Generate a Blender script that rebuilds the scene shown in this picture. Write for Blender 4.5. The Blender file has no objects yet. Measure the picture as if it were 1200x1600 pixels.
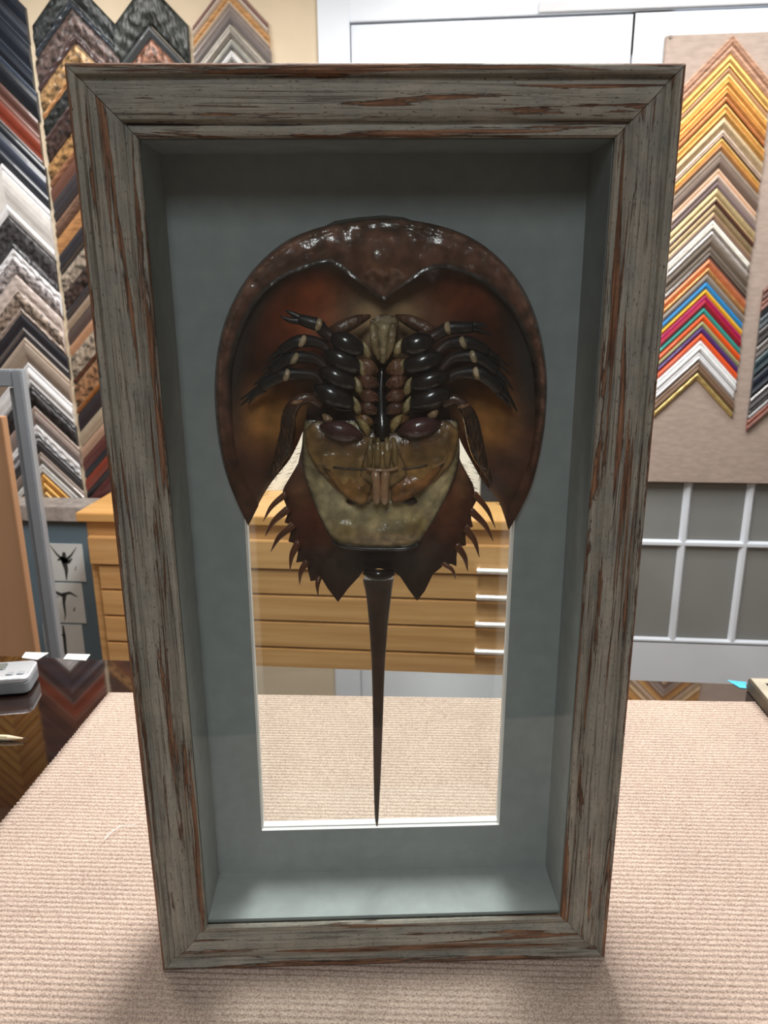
import bpy, bmesh, math, random
import numpy as np
from mathutils import Vector, Matrix, noise
from mathutils.geometry import delaunay_2d_cdt
random.seed(7)
C = bpy.context.scene.collection
SC = bpy.context.scene
R = math.radians

# ------------------------------------------------------------------ camera
T = 1.05                                    # height of the bench top
PHI = R(7.0)                                # the shadow box stands turned a little on the bench
CAMF = Vector((-.0135, -.5516, .5834))      # camera seen from the foot of the shadow box
FM = Matrix.Translation((0, 0, T)) @ Matrix.Rotation(PHI, 4, 'Z')
CAM = FM @ CAMF
yaw, pitch, roll = R(1.56) - PHI, R(16.14), R(-.40)
FW = Vector((math.sin(yaw)*math.cos(pitch), math.cos(yaw)*math.cos(pitch), -math.sin(pitch)))
RT = Vector((math.cos(yaw), -math.sin(yaw), 0))
UP = RT.cross(FW)
RT, UP = math.cos(roll)*RT + math.sin(roll)*UP, -math.sin(roll)*RT + math.cos(roll)*UP
cd = bpy.data.cameras.new('camera'); cam = bpy.data.objects.new('camera', cd); C.objects.link(cam)
cd.sensor_fit = 'HORIZONTAL'; cd.sensor_width = 36; cd.lens = 36; cd.clip_start = .02
cd.dof.use_dof = True; cd.dof.focus_distance = .62; cd.dof.aperture_fstop = 20
mw = Matrix((RT, UP, -FW)).transposed().to_4x4(); mw.translation = CAM
cam.matrix_world = mw; SC.camera = cam

# ------------------------------------------------------------------ light and exposure
w = bpy.data.worlds.new('world'); SC.world = w; w.use_nodes = True
w.node_tree.nodes['Background'].inputs[0].default_value = (.9, .95, 1, 1)
w.node_tree.nodes['Background'].inputs[1].default_value = .15
SC.view_settings.view_transform = 'Standard'; SC.view_settings.look = 'None'
SC.view_settings.gamma = 1; SC.view_settings.use_curve_mapping = False
SC.view_settings.exposure = 0.0
CEIL = 2.85
def area(x, y, sx, sy, e, col=(1, .97, .93)):
    l = bpy.data.lights.new('ceiling_lamp', 'AREA'); l.shape = 'RECTANGLE'; l.size = sx; l.size_y = sy
    l.energy = e; l.color = col
    o = bpy.data.objects.new('ceiling_lamp', l); o.location = (x, y, CEIL-.03); C.objects.link(o); return o
area(.0, .95, .35, 1.2, 60)
area(1.1, 1.75, 1.2, .30, 20)
area(-1.3, 1.4, .35, 1.2, 26)
area(.1, -1.85, .35, 1.2, 22, (.95, .98, 1))

# ------------------------------------------------------------------ helpers
def ray(px, py):
    return (FW*1200 + RT*(px-600) + UP*(800-py)).normalized()
def atY(px, py, Y):
    d = ray(px, py); return CAM + d*((Y-CAM.y)/d.y)
def atZ(px, py, Z=None):
    Z = T if Z is None else Z
    d = ray(px, py); return CAM + d*((Z-CAM.z)/d.z)
FMI = FM.inverted(); FR = FM.to_3x3(); FRI = FR.inverted()
MATY = .0665
def P(px, py, h=0.0):                       # a point of the specimen, h in front of the mat (box coordinates)
    d = FRI @ ray(px, py); t = (MATY-h-CAMF.y)/d.y
    return CAMF + d*t
def lin(c):
    return tuple(((v/255)/12.92 if v/255 <= .04045 else ((v/255+.055)/1.055)**2.4) for v in c)
_m = {}
def nt_mat(name):
    m = bpy.data.materials.new(name); m.use_nodes = True
    return m, m.node_tree, m.node_tree.nodes['Principled BSDF']
def mat(name, c, rough=.5, metal=0, var=.12, scale=40, bump=0, bscale=200, coat=0, stretch=(1, 1, 1), spec=.5, c2=None, detail=3, dist=.002):
    if name in _m: return _m[name]
    m, nt, b = nt_mat(name); N = nt.nodes; L = nt.links
    tc = N.new('ShaderNodeTexCoord'); mp = N.new('ShaderNodeMapping'); mp.inputs['Scale'].default_value = stretch
    L.new(tc.outputs['Object'], mp.inputs[0])
    n = N.new('ShaderNodeTexNoise'); n.inputs['Scale'].default_value = scale; n.inputs['Detail'].default_value = detail
    L.new(mp.outputs[0], n.inputs['Vector'])
    r = N.new('ShaderNodeValToRGB'); l = lin(c)
    if c2 is None:
        r.color_ramp.elements[0].color = (*[v*(1-var) for v in l], 1); r.color_ramp.elements[1].color = (*[min(1, v*(1+var)) for v in l], 1)
    else:
        r.color_ramp.elements[0].color = (*lin(c2), 1); r.color_ramp.elements[1].color = (*l, 1)
    r.color_ramp.elements[0].position = .35; r.color_ramp.elements[1].position = .65
    L.new(n.outputs['Fac'], r.inputs[0]); L.new(r.outputs[0], b.inputs['Base Color'])
    b.inputs['Roughness'].default_value = rough; b.inputs['Metallic'].default_value = metal
    b.inputs['Coat Weight'].default_value = coat; b.inputs['Specular IOR Level'].default_value = spec
    if bump:
        n2 = N.new('ShaderNodeTexNoise'); n2.inputs['Scale'].default_value = bscale; n2.inputs['Detail'].default_value = 4
        L.new(mp.outputs[0], n2.inputs['Vector'])
        bp = N.new('ShaderNodeBump'); bp.inputs['Strength'].default_value = bump; bp.inputs['Distance'].default_value = dist
        L.new(n2.outputs['Fac'], bp.inputs['Height']); L.new(bp.outputs[0], b.inputs['Normal'])
    _m[name] = m; return m
_inv = {}
def empty(name, label, cat, M=None, loc=(0, 0, 0), group=None):
    o = bpy.data.objects.new(name, None); C.objects.link(o)
    M = M or Matrix.Translation(loc); o.matrix_world = M; _inv[o] = M.inverted()
    o['label'] = label; o['category'] = cat
    if group: o['group'] = group
    o.empty_display_size = .05
    return o
def mesh(name, V, F, mats, parent=None, origin=None, fm=None, smooth=False, label=None, cat=None, group=None, kind=None, sharp=None, col=None, uv=None):
    """V are world points; they are stored relative to the parent or to origin."""
    if not isinstance(mats, (list, tuple)): mats = [mats]
    if parent is not None: inv = _inv[parent]
    else:
        origin = Vector(origin) if origin is not None else Vector((0, 0, 0)); inv = Matrix.Translation(-origin)
    me = bpy.data.meshes.new(name); me.from_pydata([inv @ Vector(v) for v in V], [], F)
    for m in mats: me.materials.append(m)
    if fm is not None: me.polygons.foreach_set('material_index', fm)
    if smooth: me.polygons.foreach_set('use_smooth', [True]*len(me.polygons))
    if col is not None:
        a = me.color_attributes.new('col', 'FLOAT_COLOR', 'POINT')
        a.data.foreach_set('color', [x for c in col for x in (*lin(c), 1)])
    if uv is not None:
        u = me.uv_layers.new(name='uv')
        for lp in me.loops: u.data[lp.index].uv = uv[lp.vertex_index]
    me.validate(); me.update()
    if smooth and sharp:
        me.set_sharp_from_angle(angle=R(sharp))
    o = bpy.data.objects.new(name, me); C.objects.link(o)
    if parent is not None:
        o.parent = parent; _inv[o] = inv
    else: o.location = origin; _inv[o] = inv
    if label: o['label'] = label
    if cat: o['category'] = cat
    if group: o['group'] = group
    if kind: o['kind'] = kind
    return o
def boxVF(x0, x1, y0, y1, z0, z1, M=None):
    V = [Vector((x, y, z)) for x in (x0, x1) for y in (y0, y1) for z in (z0, z1)]
    if M is not None: V = [M @ v for v in V]
    return V, [(0, 1, 3, 2), (4, 6, 7, 5), (0, 4, 5, 1), (2, 3, 7, 6), (0, 2, 6, 4), (1, 5, 7, 3)]
def bevbox(name, x0, x1, y0, y1, z0, z1, m, parent=None, bev=.002, M=None, **k):
    bm = bmesh.new(); V, F = boxVF(x0, x1, y0, y1, z0, z1)
    vs = [bm.verts.new(v) for v in V]
    for f in F: bm.faces.new([vs[i] for i in f])
    bmesh.ops.recalc_face_normals(bm, faces=bm.faces)
    if bev: bmesh.ops.bevel(bm, geom=bm.edges[:], offset=bev, segments=2, affect='EDGES')
    V = [v.co.copy() for v in bm.verts]; bm.verts.index_update()
    F = [[v.index for v in f.verts] for f in bm.faces]; bm.free()
    if M is not None: V = [M @ v for v in V]
    if parent is None and 'origin' not in k:
        k['origin'] = sum(V, Vector())/len(V)
        k['origin'].z = min(v.z for v in V)
    return mesh(name, V, F, m, parent, **k)
def join(*parts):
    V, F = [], []
    for v, f in parts:
        n = len(V); V += list(v); F += [tuple(i+n for i in q) for q in f]
    return V, F
def tubeVF(pts, rad, n=12, flat=1.0, ref=None, caps=True):
    """swept tube; rad per point; flat squashes the second axis"""
    pts = [Vector(p) for p in pts]; V = []; F = []
    ref = Vector(ref) if ref else Vector((0, 1, 0))
    for i, p in enumerate(pts):
        t = (pts[min(i+1, len(pts)-1)] - pts[max(i-1, 0)]).normalized()
        a = t.cross(ref); a = a.normalized() if a.length > 1e-6 else t.orthogonal().normalized()
        b = a.cross(t)
        for k in range(n):
            th = 2*math.pi*k/n
            V.append(p + a*math.cos(th)*rad[i] + b*math.sin(th)*rad[i]*flat)
    for i in range(len(pts)-1):
        for k in range(n):
            F.append((i*n+k, i*n+(k+1) % n, (i+1)*n+(k+1) % n, (i+1)*n+k))
    if caps:
        F.append(tuple(range(n))[::-1]); F.append(tuple(range((len(pts)-1)*n, len(pts)*n)))
    return V, F
def spline(pts, k=6):
    """Catmull-Rom through tuples of any length"""
    pts = [np.array(p, float) for p in pts]; out = []
    P_ = [2*pts[0]-pts[1]] + pts + [2*pts[-1]-pts[-2]]
    for i in range(1, len(P_)-2):
        a, b, c, d = P_[i-1:i+3]
        for j in range(k):
            t = j/k; out.append(.5*((2*b)+(-a+c)*t+(2*a-5*b+4*c-d)*t*t+(-a+3*b-3*c+d)*t**3))
    out.append(pts[-1]); return out
def sect(prof, n=None): pass

# ------------------------------------------------------------------ materials of the room
m_wall = mat('beige_wall_paint', (222, 206, 180), .8, var=.03, scale=6)
m_white = mat('white_gloss_paint', (230, 239, 250), .35, var=.02, scale=5)
m_ceil = mat('ceiling_white', (235, 235, 230), .9, var=.02)
m_floor = mat('floor_boards', (120, 100, 80), .5, var=.2, stretch=(1, 8, 1), scale=3)
m_board = mat('linen_board', (176, 160, 150), .9, var=.08, scale=30, bump=.3, bscale=350, stretch=(1, 1, 3))
WY = CAM.y + 3.0                            # back wall
XL, XR, YF = -2.9, 2.6, -2.9

# ------------------------------------------------------------------ the room
def struct(name, V, F, m, **k): return mesh(name, V, F, m, kind='structure', origin=sum(V, Vector())/len(V), **k)
struct('floor', *boxVF(XL-.1, XR+.1, YF-.1, WY+.1, -.1, 0), m_floor)
struct('ceiling', *boxVF(XL-.1, XR+.1, YF-.1, WY+.1, CEIL, CEIL+.1), m_ceil)
struct('wall_back', *boxVF(XL-.1, XR+.1, WY, WY+.1, 0, CEIL), m_wall)
m_dim = mat('darkened_wall_paint', (128, 120, 110), .85, var=.03, scale=6)  # for the three unseen walls, darkened to lower the bounced light
struct('wall_left', *boxVF(XL-.1, XL, YF, WY, 0, CEIL), m_dim)
struct('wall_right', *boxVF(XR, XR+.1, YF, WY, 0, CEIL), m_dim)
struct('wall_front', *boxVF(XL, XR, YF-.1, YF, 0, CEIL), m_dim)
# white door and casing
xa = atY(497, 60, WY-.03).x; xb = atY(549, 60, WY-.02).x; xc = atY(988, 60, WY-.02).x
zt = atY(770, 31, WY-.02).z
bevbox('trim_1', xa, xb-.004, WY-.035, WY, 0, CEIL-.02, m_white, kind='structure')
bevbox('trim_2', xb-.004, XR, WY-.035, WY, zt+.006, CEIL-.02, m_white, kind='structure')
m_lip = mat('white_moulding', (215, 218, 224), .4, var=.02)
zc = atY(1100, 8, WY-.05).z
bevbox('trim_3', atY(840, 8, WY).x, XR, WY-.044, WY-.036, zc, zc+.03, m_lip, kind='structure')
V, F = boxVF(xb, xc-.003, WY-.022, WY, .005, zt)
mesh('door_1', V, F, m_white, origin=((xb+xc)/2, WY, 0), kind='structure')
# French door on the right of it
ys = (845.0, 1002.0)
def zof(px, py, Y=WY-.03): return atY(px, py, Y).z
x_b1 = (atY(1074, 800, WY-.03).x+atY(1058, 925, WY-.03).x)/2
x_b2 = (atY(1172, 800, WY-.03).x+atY(1153, 925, WY-.03).x)/2
dx = x_b2-x_b1
x_b0 = x_b1-dx; x_b3 = x_b2+dx
zr1, zr2 = zof(1120, 851), zof(1120, 1005)
dz = (zr1-zr2)
d2l, d2r = x_b0-.02, x_b3+dx+.10
parts = [boxVF(xc+.003, x_b0+.022, WY-.032, WY, .005, zt), boxVF(x_b3+.10, x_b3+.24, WY-.032, WY, .005, zt),
         boxVF(xc+.003, x_b3+.24, WY-.0325, WY, .005, zr2)]
parts.append(boxVF(xc+.003, x_b3+.24, WY-.0325, WY, zt-.12, zt))
d2 = mesh('door_2', *join(*parts), m_white, origin=((x_b0+x_b3)/2, WY, 0), kind='structure')
gl = []
bars = []
bw = .017
def bar(x0, x1, z0, z1, vert):
    """glazing bar with a bevelled (chamfered) front"""
    V = []; 
    if vert:
        xm = (x0+x1)/2; q = [(x0, 0), (xm-.006, -.014), (xm+.006, -.014), (x1, 0)]
        for z in (z0, z1):
            for x, d in q: V.append(Vector((x, WY-.018+d, z)))
    else:
        zm = (z0+z1)/2; q = [(z0, 0), (zm-.006, -.0145), (zm+.006, -.0145), (z1, 0)]
        for x in (x0, x1):
            for z, d in q: V.append(Vector((x, WY-.018+d, z)))
    return V, [(0, 1, 5, 4), (1, 2, 6, 5), (2, 3, 7, 6), (3, 0, 4, 7), (0, 3, 2, 1), (4, 5, 6, 7)]
for xb_ in (x_b1, x_b2, x_b3): bars.append(bar(xb_-bw, xb_+bw, zr2, zt-.1, True))
z = zr1
while z < zt-.15: bars.append(bar(x_b0, x_b3+.11, z-bw*.8, z+bw*.8, False)); z += dz
bars.append(bar(x_b0, x_b3+.11, zr2-.012, zr2+.014, False))
mesh('glazing_bars', *join(*bars), m_white, parent=d2)
m_pane = mat('frosted_pane', (142, 145, 144), .25, var=.05, scale=2)
mesh('pane', *boxVF(x_b0, x_b3+.11, WY-.016, WY-.010, zr2, zt-.1), m_pane, parent=d2)

# ------------------------------------------------------------------ frame corner samples on the wall
def moulding(name, xap, ztop, hw, bands, yb, label, group, orn=0, seed=0, lap=0.0):
    """bands: list of (height, depth, material): a mitred corner with vertical cut ends, apex up"""
    n = 26 if orn else 1
    prof = []                                # (v, depth, material index of the strip that starts here)
    v = 0; mats = []; idx = []
    for hgt, dep, m in bands:
        if m not in mats: mats.append(m)
        i = mats.index(m)
        K = 8 if orn else 5
        for k in range(K):
            t = k/K; prof.append((v+hgt*t, dep*(.55+.45*math.sin(math.pi*min(1, t*1.0+.12))), i))
        v += hgt
    prof.append((v, bands[-1][1]*.5, len(mats)-1))
    prof = [(0, 0, prof[0][2])] + prof + [(v, 0, prof[-1][2])]
    rows = []
    xs = [-hw*(1-k/n) for k in range(n)] + [0] + [hw*(k+1)/n for k in range(n)]
    V = []; F = []; fm = []
    for x in xs:
        for j, (vv, dp, _) in enumerate(prof):
            d = dp
            if orn and 1 < j < len(prof)-2:
                s = abs(x)
                q = noise.noise(Vector((s*90, (vv-s*0)*90+seed, seed)))+.6*math.sin(s*210+seed)*math.sin(vv*260)
                d += orn*.006*q
            V.append(Vector((xap+x, yb-max(d, 0), ztop-abs(x)*1.02-vv)))
    m_ = len(prof)
    for i in range(len(xs)-1):
        for j in range(m_-1):
            F.append((i*m_+j, i*m_+j+1, (i+1)*m_+j+1, (i+1)*m_+j)); fm.append(prof[j][2])
    F.append(tuple(range(m_))[::-1]); fm.append(0); F.append(tuple(range((len(xs)-1)*m_, len(xs)*m_))); fm.append(0)
    F.append(tuple([i*m_ for i in range(len(xs))]+[(len(xs)-1-i)*m_+m_-1 for i in range(len(xs))])); fm.append(0)
    return mesh(name, V, F, mats, origin=(xap, yb, ztop-v-hw), fm=fm, label=label, cat='frame sample', group=group, smooth=bool(orn))
def fin(c, kind='p'):
    key = 'moulding_%d_%d_%d_%s' % (*c, kind)
    if kind == 'g': return mat(key, tuple(min(255, int(v*.80+w_*.20)) for v, w_ in zip(c, (232, 214, 184))), .42, .6, var=.1, scale=60)
    if kind == 'o':
        return mat(key, c, .4, .15, c2=tuple(int(v*.42) for v in c), scale=55, detail=2, bump=.5, bscale=90)
    if kind == 'w': return mat(key, c, .45, 0, var=.25, scale=30, stretch=(1, 1, 6))
    return mat(key, c, .3, 0, var=.06, coat=.3)
def column(xtop, xbot, hwpx, entries, group, yb, jitter=0.004):
    """entries: (y0, y1, [(share, colour, finish)...], ornate, label); y are rows along the column of apexes"""
    (ax, ay), (bx, by) = xtop, xbot
    X = (atY(ax, ay, yb).x+atY(bx, by, yb).x)/2
    hw = hwpx*3.0/1200
    for q, (y0, y1, bs, orn, label) in enumerate(entries):
        z0 = atY(ax+(bx-ax)*(y0-ay)/(by-ay), y0, yb-.01).z; z1 = atY(ax+(bx-ax)*(y1-ay)/(by-ay), y1, yb-.01).z
        tot = sum(b[0] for b in bs); hh = z0-z1
        rj = random.uniform(-1, 1)*jitter
        bands = [(hh*b[0]/tot, .010+.006*min(1, hh*b[0]/tot/.04)+.004*(i % 2), fin(b[1], b[2])) for i, b in enumerate(bs)]
        moulding('frame_sample', X+rj*.5, z0, hw+rj, bands, yb, label, group, orn, seed=q*1.7)
# left wall -- colours
NAVY = (34, 42, 54); BLK = (38, 38, 42); TAUP = (150, 134, 124); WHT = (235, 236, 240); SIL = (196, 198, 204)
GOLD = (214, 160, 74); CHAM = (184, 168, 146); MAH = (88, 44, 38); RED = (128, 56, 40); BRN = (96, 74, 64); COP = (178, 126, 88)
gA = 'corner samples in the first full column of the left wall'
column((10, 255), (65, 740), 67, [
 (-72, -14, [(2, NAVY, 'p'), (1, (60, 68, 80), 'p')], 0, 'navy black corner sample cut by top edge of photo, above the ridged navy one'),
 (-13, 62, [(1, (54, 62, 74), 'p'), (3, NAVY, 'p'), (1, (50, 58, 70), 'p'), (2, NAVY, 'p')], 0, 'wide ridged navy corner sample at top left of the wall'),
 (63, 110, [(1, (66, 76, 92), 'p'), (4, (30, 36, 44), 'p')], 0, 'navy corner sample with a pale blue ridge, just above the mahogany one'),
 (111, 184, [(3, (92, 62, 56), 'p'), (1, (140, 104, 96), 'p'), (4, RED, 'p'), (1, (120, 112, 112), 'p')], 0, 'wide mahogany red corner sample with a pinkish ridge, upper left wall'),
 (185, 253, [(2, (36, 42, 52), 'p'), (3, (62, 70, 86), 'p'), (2, (44, 50, 60), 'p')], 0, 'glossy slate black corner sample directly above the big white one'),
 (255, 335, [(1, WHT, 'p'), (4, (224, 222, 220), 'p'), (1.2, WHT, 'p')], 0, 'big plain white scooped corner sample on left wall'),
 (337, 387, [(5, (92, 90, 94), 'o'), (1, (70, 70, 76), 'p')], 1, 'dark grey carved corner sample between the two white ones'),
 (388, 428, [(2, WHT, 'p'), (4, (214, 206, 208), 'o')], 1, 'white corner sample with grey carved leaves on left wall'),
 (429, 489, [(3, (206, 192, 186), 'p'), (3, (186, 168, 154), 'o'), (1, (170, 154, 146), 'p')], .8, 'pinkish cream corner sample with brown carved scrolls on left wall'),
 (490, 526, [(3, (44, 44, 52), 'p'), (1, (120, 120, 128), 'g'), (1, (50, 50, 58), 'p')], 0, 'black corner sample with a silver line, under the carved cream one'),
 (527, 565, [(1, (190, 174, 160), 'p'), (3, (150, 136, 124), 'p')], 0, 'plain taupe corner sample above the grey rack bar'),
 (566, 601, [(1, WHT, 'p'), (2, (232, 234, 238), 'p'), (1, (214, 216, 220), 'p')], 0, 'plain white corner sample beside the top of the grey rack'),
 (602, 633, [(1, (70, 70, 76), 'p'), (3, (64, 62, 64), 'o')], .6, 'black carved corner sample behind the grey rack post'),
 (634, 662, [(1, (176, 158, 150), 'p'), (2, (134, 122, 118), 'p')], 0, 'taupe corner sample with a pale top edge under the black carved one'),
 (663, 689, [(2, WHT, 'p'), (1.5, (170, 174, 180), 'o'), (1, (196, 200, 208), 'p')], .6, 'white corner sample with a row of dark beads, lower left wall'),
 (690, 705, [(1, (52, 52, 56), 'p')], 0, 'narrow black corner sample under the beaded white one'),
 (706, 723, [(1, (170, 154, 146), 'p'), (2, (128, 118, 112), 'p')], 0, 'narrow grey taupe corner sample, lower left wall'),
 (724, 739, [(2, (222, 224, 224), 'p'), (1, (160, 150, 140), 'p')], 0, 'narrow silver white corner sample just above the gold ones'),
 (740, 752, [(1, (230, 170, 80), 'g')], 0, 'uppermost of the thin gold corner samples above the grey ledge'),
 (754, 766, [(1, (236, 184, 96), 'g')], 0, 'second of the thin gold corner samples above the grey ledge'),
 (768, 779, [(1, (240, 196, 120), 'g')], 0, 'third of the thin gold corner samples above the grey ledge'),
], gA, WY-.001)
gB = 'corner samples in the column left of the shadow box'
def dn(y): return y-58+4*(y > 600)
ents = []
for y0, y1, bs, orn, lb in [
 (18, 70, [(4, (58, 66, 68), 'o'), (1, (60, 68, 78), 'p')], 1, 'blackish green carved corner sample topping the second column'),
 (72, 124, [(4, (116, 98, 94), 'o'), (1.2, (78, 64, 66), 'p')], 1, 'mauve brown carved corner sample above the gold carved one'),
 (126, 170, [(4, (200, 160, 112), 'o'), (1, (190, 140, 96), 'p')], 1, 'pale gold carved corner sample touching the box top left corner'),
 (172, 206, [(3, (56, 60, 60), 'o'), (.6, (110, 92, 92), 'p')], .8, 'black green carved corner sample under the pale gold one'),
 (208, 241, [(3, (84, 66, 62), 'o')], .8, 'dark brown carved corner sample left of the box frame'),
 (243, 280, [(3, (198, 152, 100), 'o'), (1, (150, 106, 82), 'p')], .5, 'tan gold corner sample with a row of dark dots'),
 (281, 303, [(1, (108, 76, 66), 'p')], 0, 'red brown corner sample under the dotted tan one'),
 (304, 336, [(1, (70, 66, 70), 'p'), (1, (60, 58, 62), 'p')], 0, 'charcoal corner sample left of the box frame'),
 (337, 362, [(1, (128, 100, 84), 'w'), (1, (96, 72, 60), 'w')], 0, 'striped brown wooden corner sample above the amber one'),
 (363, 388, [(1, (176, 128, 84), 'w')], 0, 'amber wooden corner sample left of the box frame'),
 (389, 421, [(1, (58, 58, 64), 'p'), (1, (50, 50, 54), 'p')], 0, 'black corner sample between the amber and the silver leaf ones'),
 (422, 452, [(1, (198, 184, 168), 'o')], .5, 'silver leaf corner sample left of the box frame'),
 (453, 480, [(1, (90, 76, 72), 'o')], .8, 'dark umber carved corner sample under the silver leaf one'),
 (481, 496, [(1, (62, 60, 64), 'p')], 0, 'black corner sample under the dark umber carved one'),
 (497, 512, [(1, (156, 138, 122), 'p')], 0, 'narrow taupe corner sample beside the box frame'),
 (513, 535, [(1, (88, 76, 74), 'p')], 0, 'dark grey brown corner sample beside the box frame'),
 (536, 553, [(1, (178, 136, 108), 'p')], 0, 'copper tan corner sample above the champagne speckled one'),
 (554, 598, [(4, (196, 182, 164), 'o'), (1, (84, 54, 42), 'p')], .5, 'wide champagne speckled corner sample beside the box frame'),
 (600, 641, [(4, (182, 138, 104), 'o'), (1, (150, 100, 58), 'p')], .4, 'wide copper gold corner sample beside the box frame'),
 (643, 670, [(1, (52, 48, 54), 'p')], 0, 'black corner sample under the wide copper gold one'),
 (671, 694, [(1, (166, 152, 134), 'p')], 0, 'champagne grey corner sample, lower second column'),
 (695, 713, [(1, (176, 146, 126), 'p')], 0, 'pinkish tan corner sample, lower second column'),
 (714, 734, [(1, (98, 60, 58), 'p')], 0, 'wine brown corner sample, lower second column'),
 (735, 746, [(1, (44, 48, 56), 'p')], 0, 'narrow blue black corner sample above the red mahogany one'),
 (747, 766, [(1, (130, 60, 46), 'p')], 0, 'red mahogany corner sample, lower second column'),
 (767, 778, [(1, (50, 48, 52), 'p')], 0, 'narrow black corner sample under the red mahogany one'),
 (779, 806, [(1, (86, 46, 46), 'p')], 0, 'dark wine corner sample just above the wooden cabinet top'),
]: ents.append((dn(y0), dn(y1), bs, orn, lb))
column((112, 20), (182, 640), 61.5, ents, gB, WY-.001)
gC = 'corner samples above the box top left'
column((233, 30), (242, 110), 54, [
 (-30, 38, [(4, (62, 68, 66), 'o')], 1.3, 'large blackish carved corner sample with rounded top above the box'),
 (39, 58, [(1, (66, 70, 74), 'p')], 0, 'slate grey plain corner sample under the large carved one'),
 (60, 110, [(1, (160, 112, 90), 'o')], 1, 'copper carved corner sample showing just over the box top'),
], gC, WY-.001)
column((358, 20), (368, 120), 55, [
 (-32, -14, [(1, (140, 110, 104), 'p'), (1, (206, 194, 182), 'p')], 0, 'mauve edged corner sample, topmost beside the bare beige wall'),
 (-13, 8, [(2, (184, 140, 92), 'w'), (1, (200, 184, 166), 'p')], 0, 'honey tan corner sample beside the bare beige wall'),
 (9, 36, [(1, (140, 130, 126), 'p'), (1, (116, 110, 110), 'p')], 0, 'grey taupe corner sample beside the bare beige wall'),
 (37, 58, [(1, (206, 206, 204), 'g'), (2, (150, 148, 148), 'g')], 0, 'silver corner sample with a bright edge above the box'),
 (60, 76, [(1, (190, 196, 196), 'g'), (1, (120, 118, 118), 'p')], 0, 'pale silver corner sample just above the box top'),
 (78, 96, [(1, (224, 224, 226), 'p'), (1, (150, 150, 150), 'p')], 0, 'white silver corner sample, lowest above the box top'),
], 'corner samples beside the bare beige wall', WY-.001)
ge = []
yy = -180
for k in range(32):
    hh = 22+6*(k % 3)
    ge.append((yy, yy+hh-2, [(1, (226, 172, 70), 'g'), (1, (120, 76, 30), 'p'), (1.2, (236, 190, 96), 'g')], 0, 'gold corner sample at the far left edge of the wall')); yy += hh+4
    if yy > 760: break
column((-98, 255), (-56, 740), 54, ge, 'gold corner samples at the far left edge', WY-.001)

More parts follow.
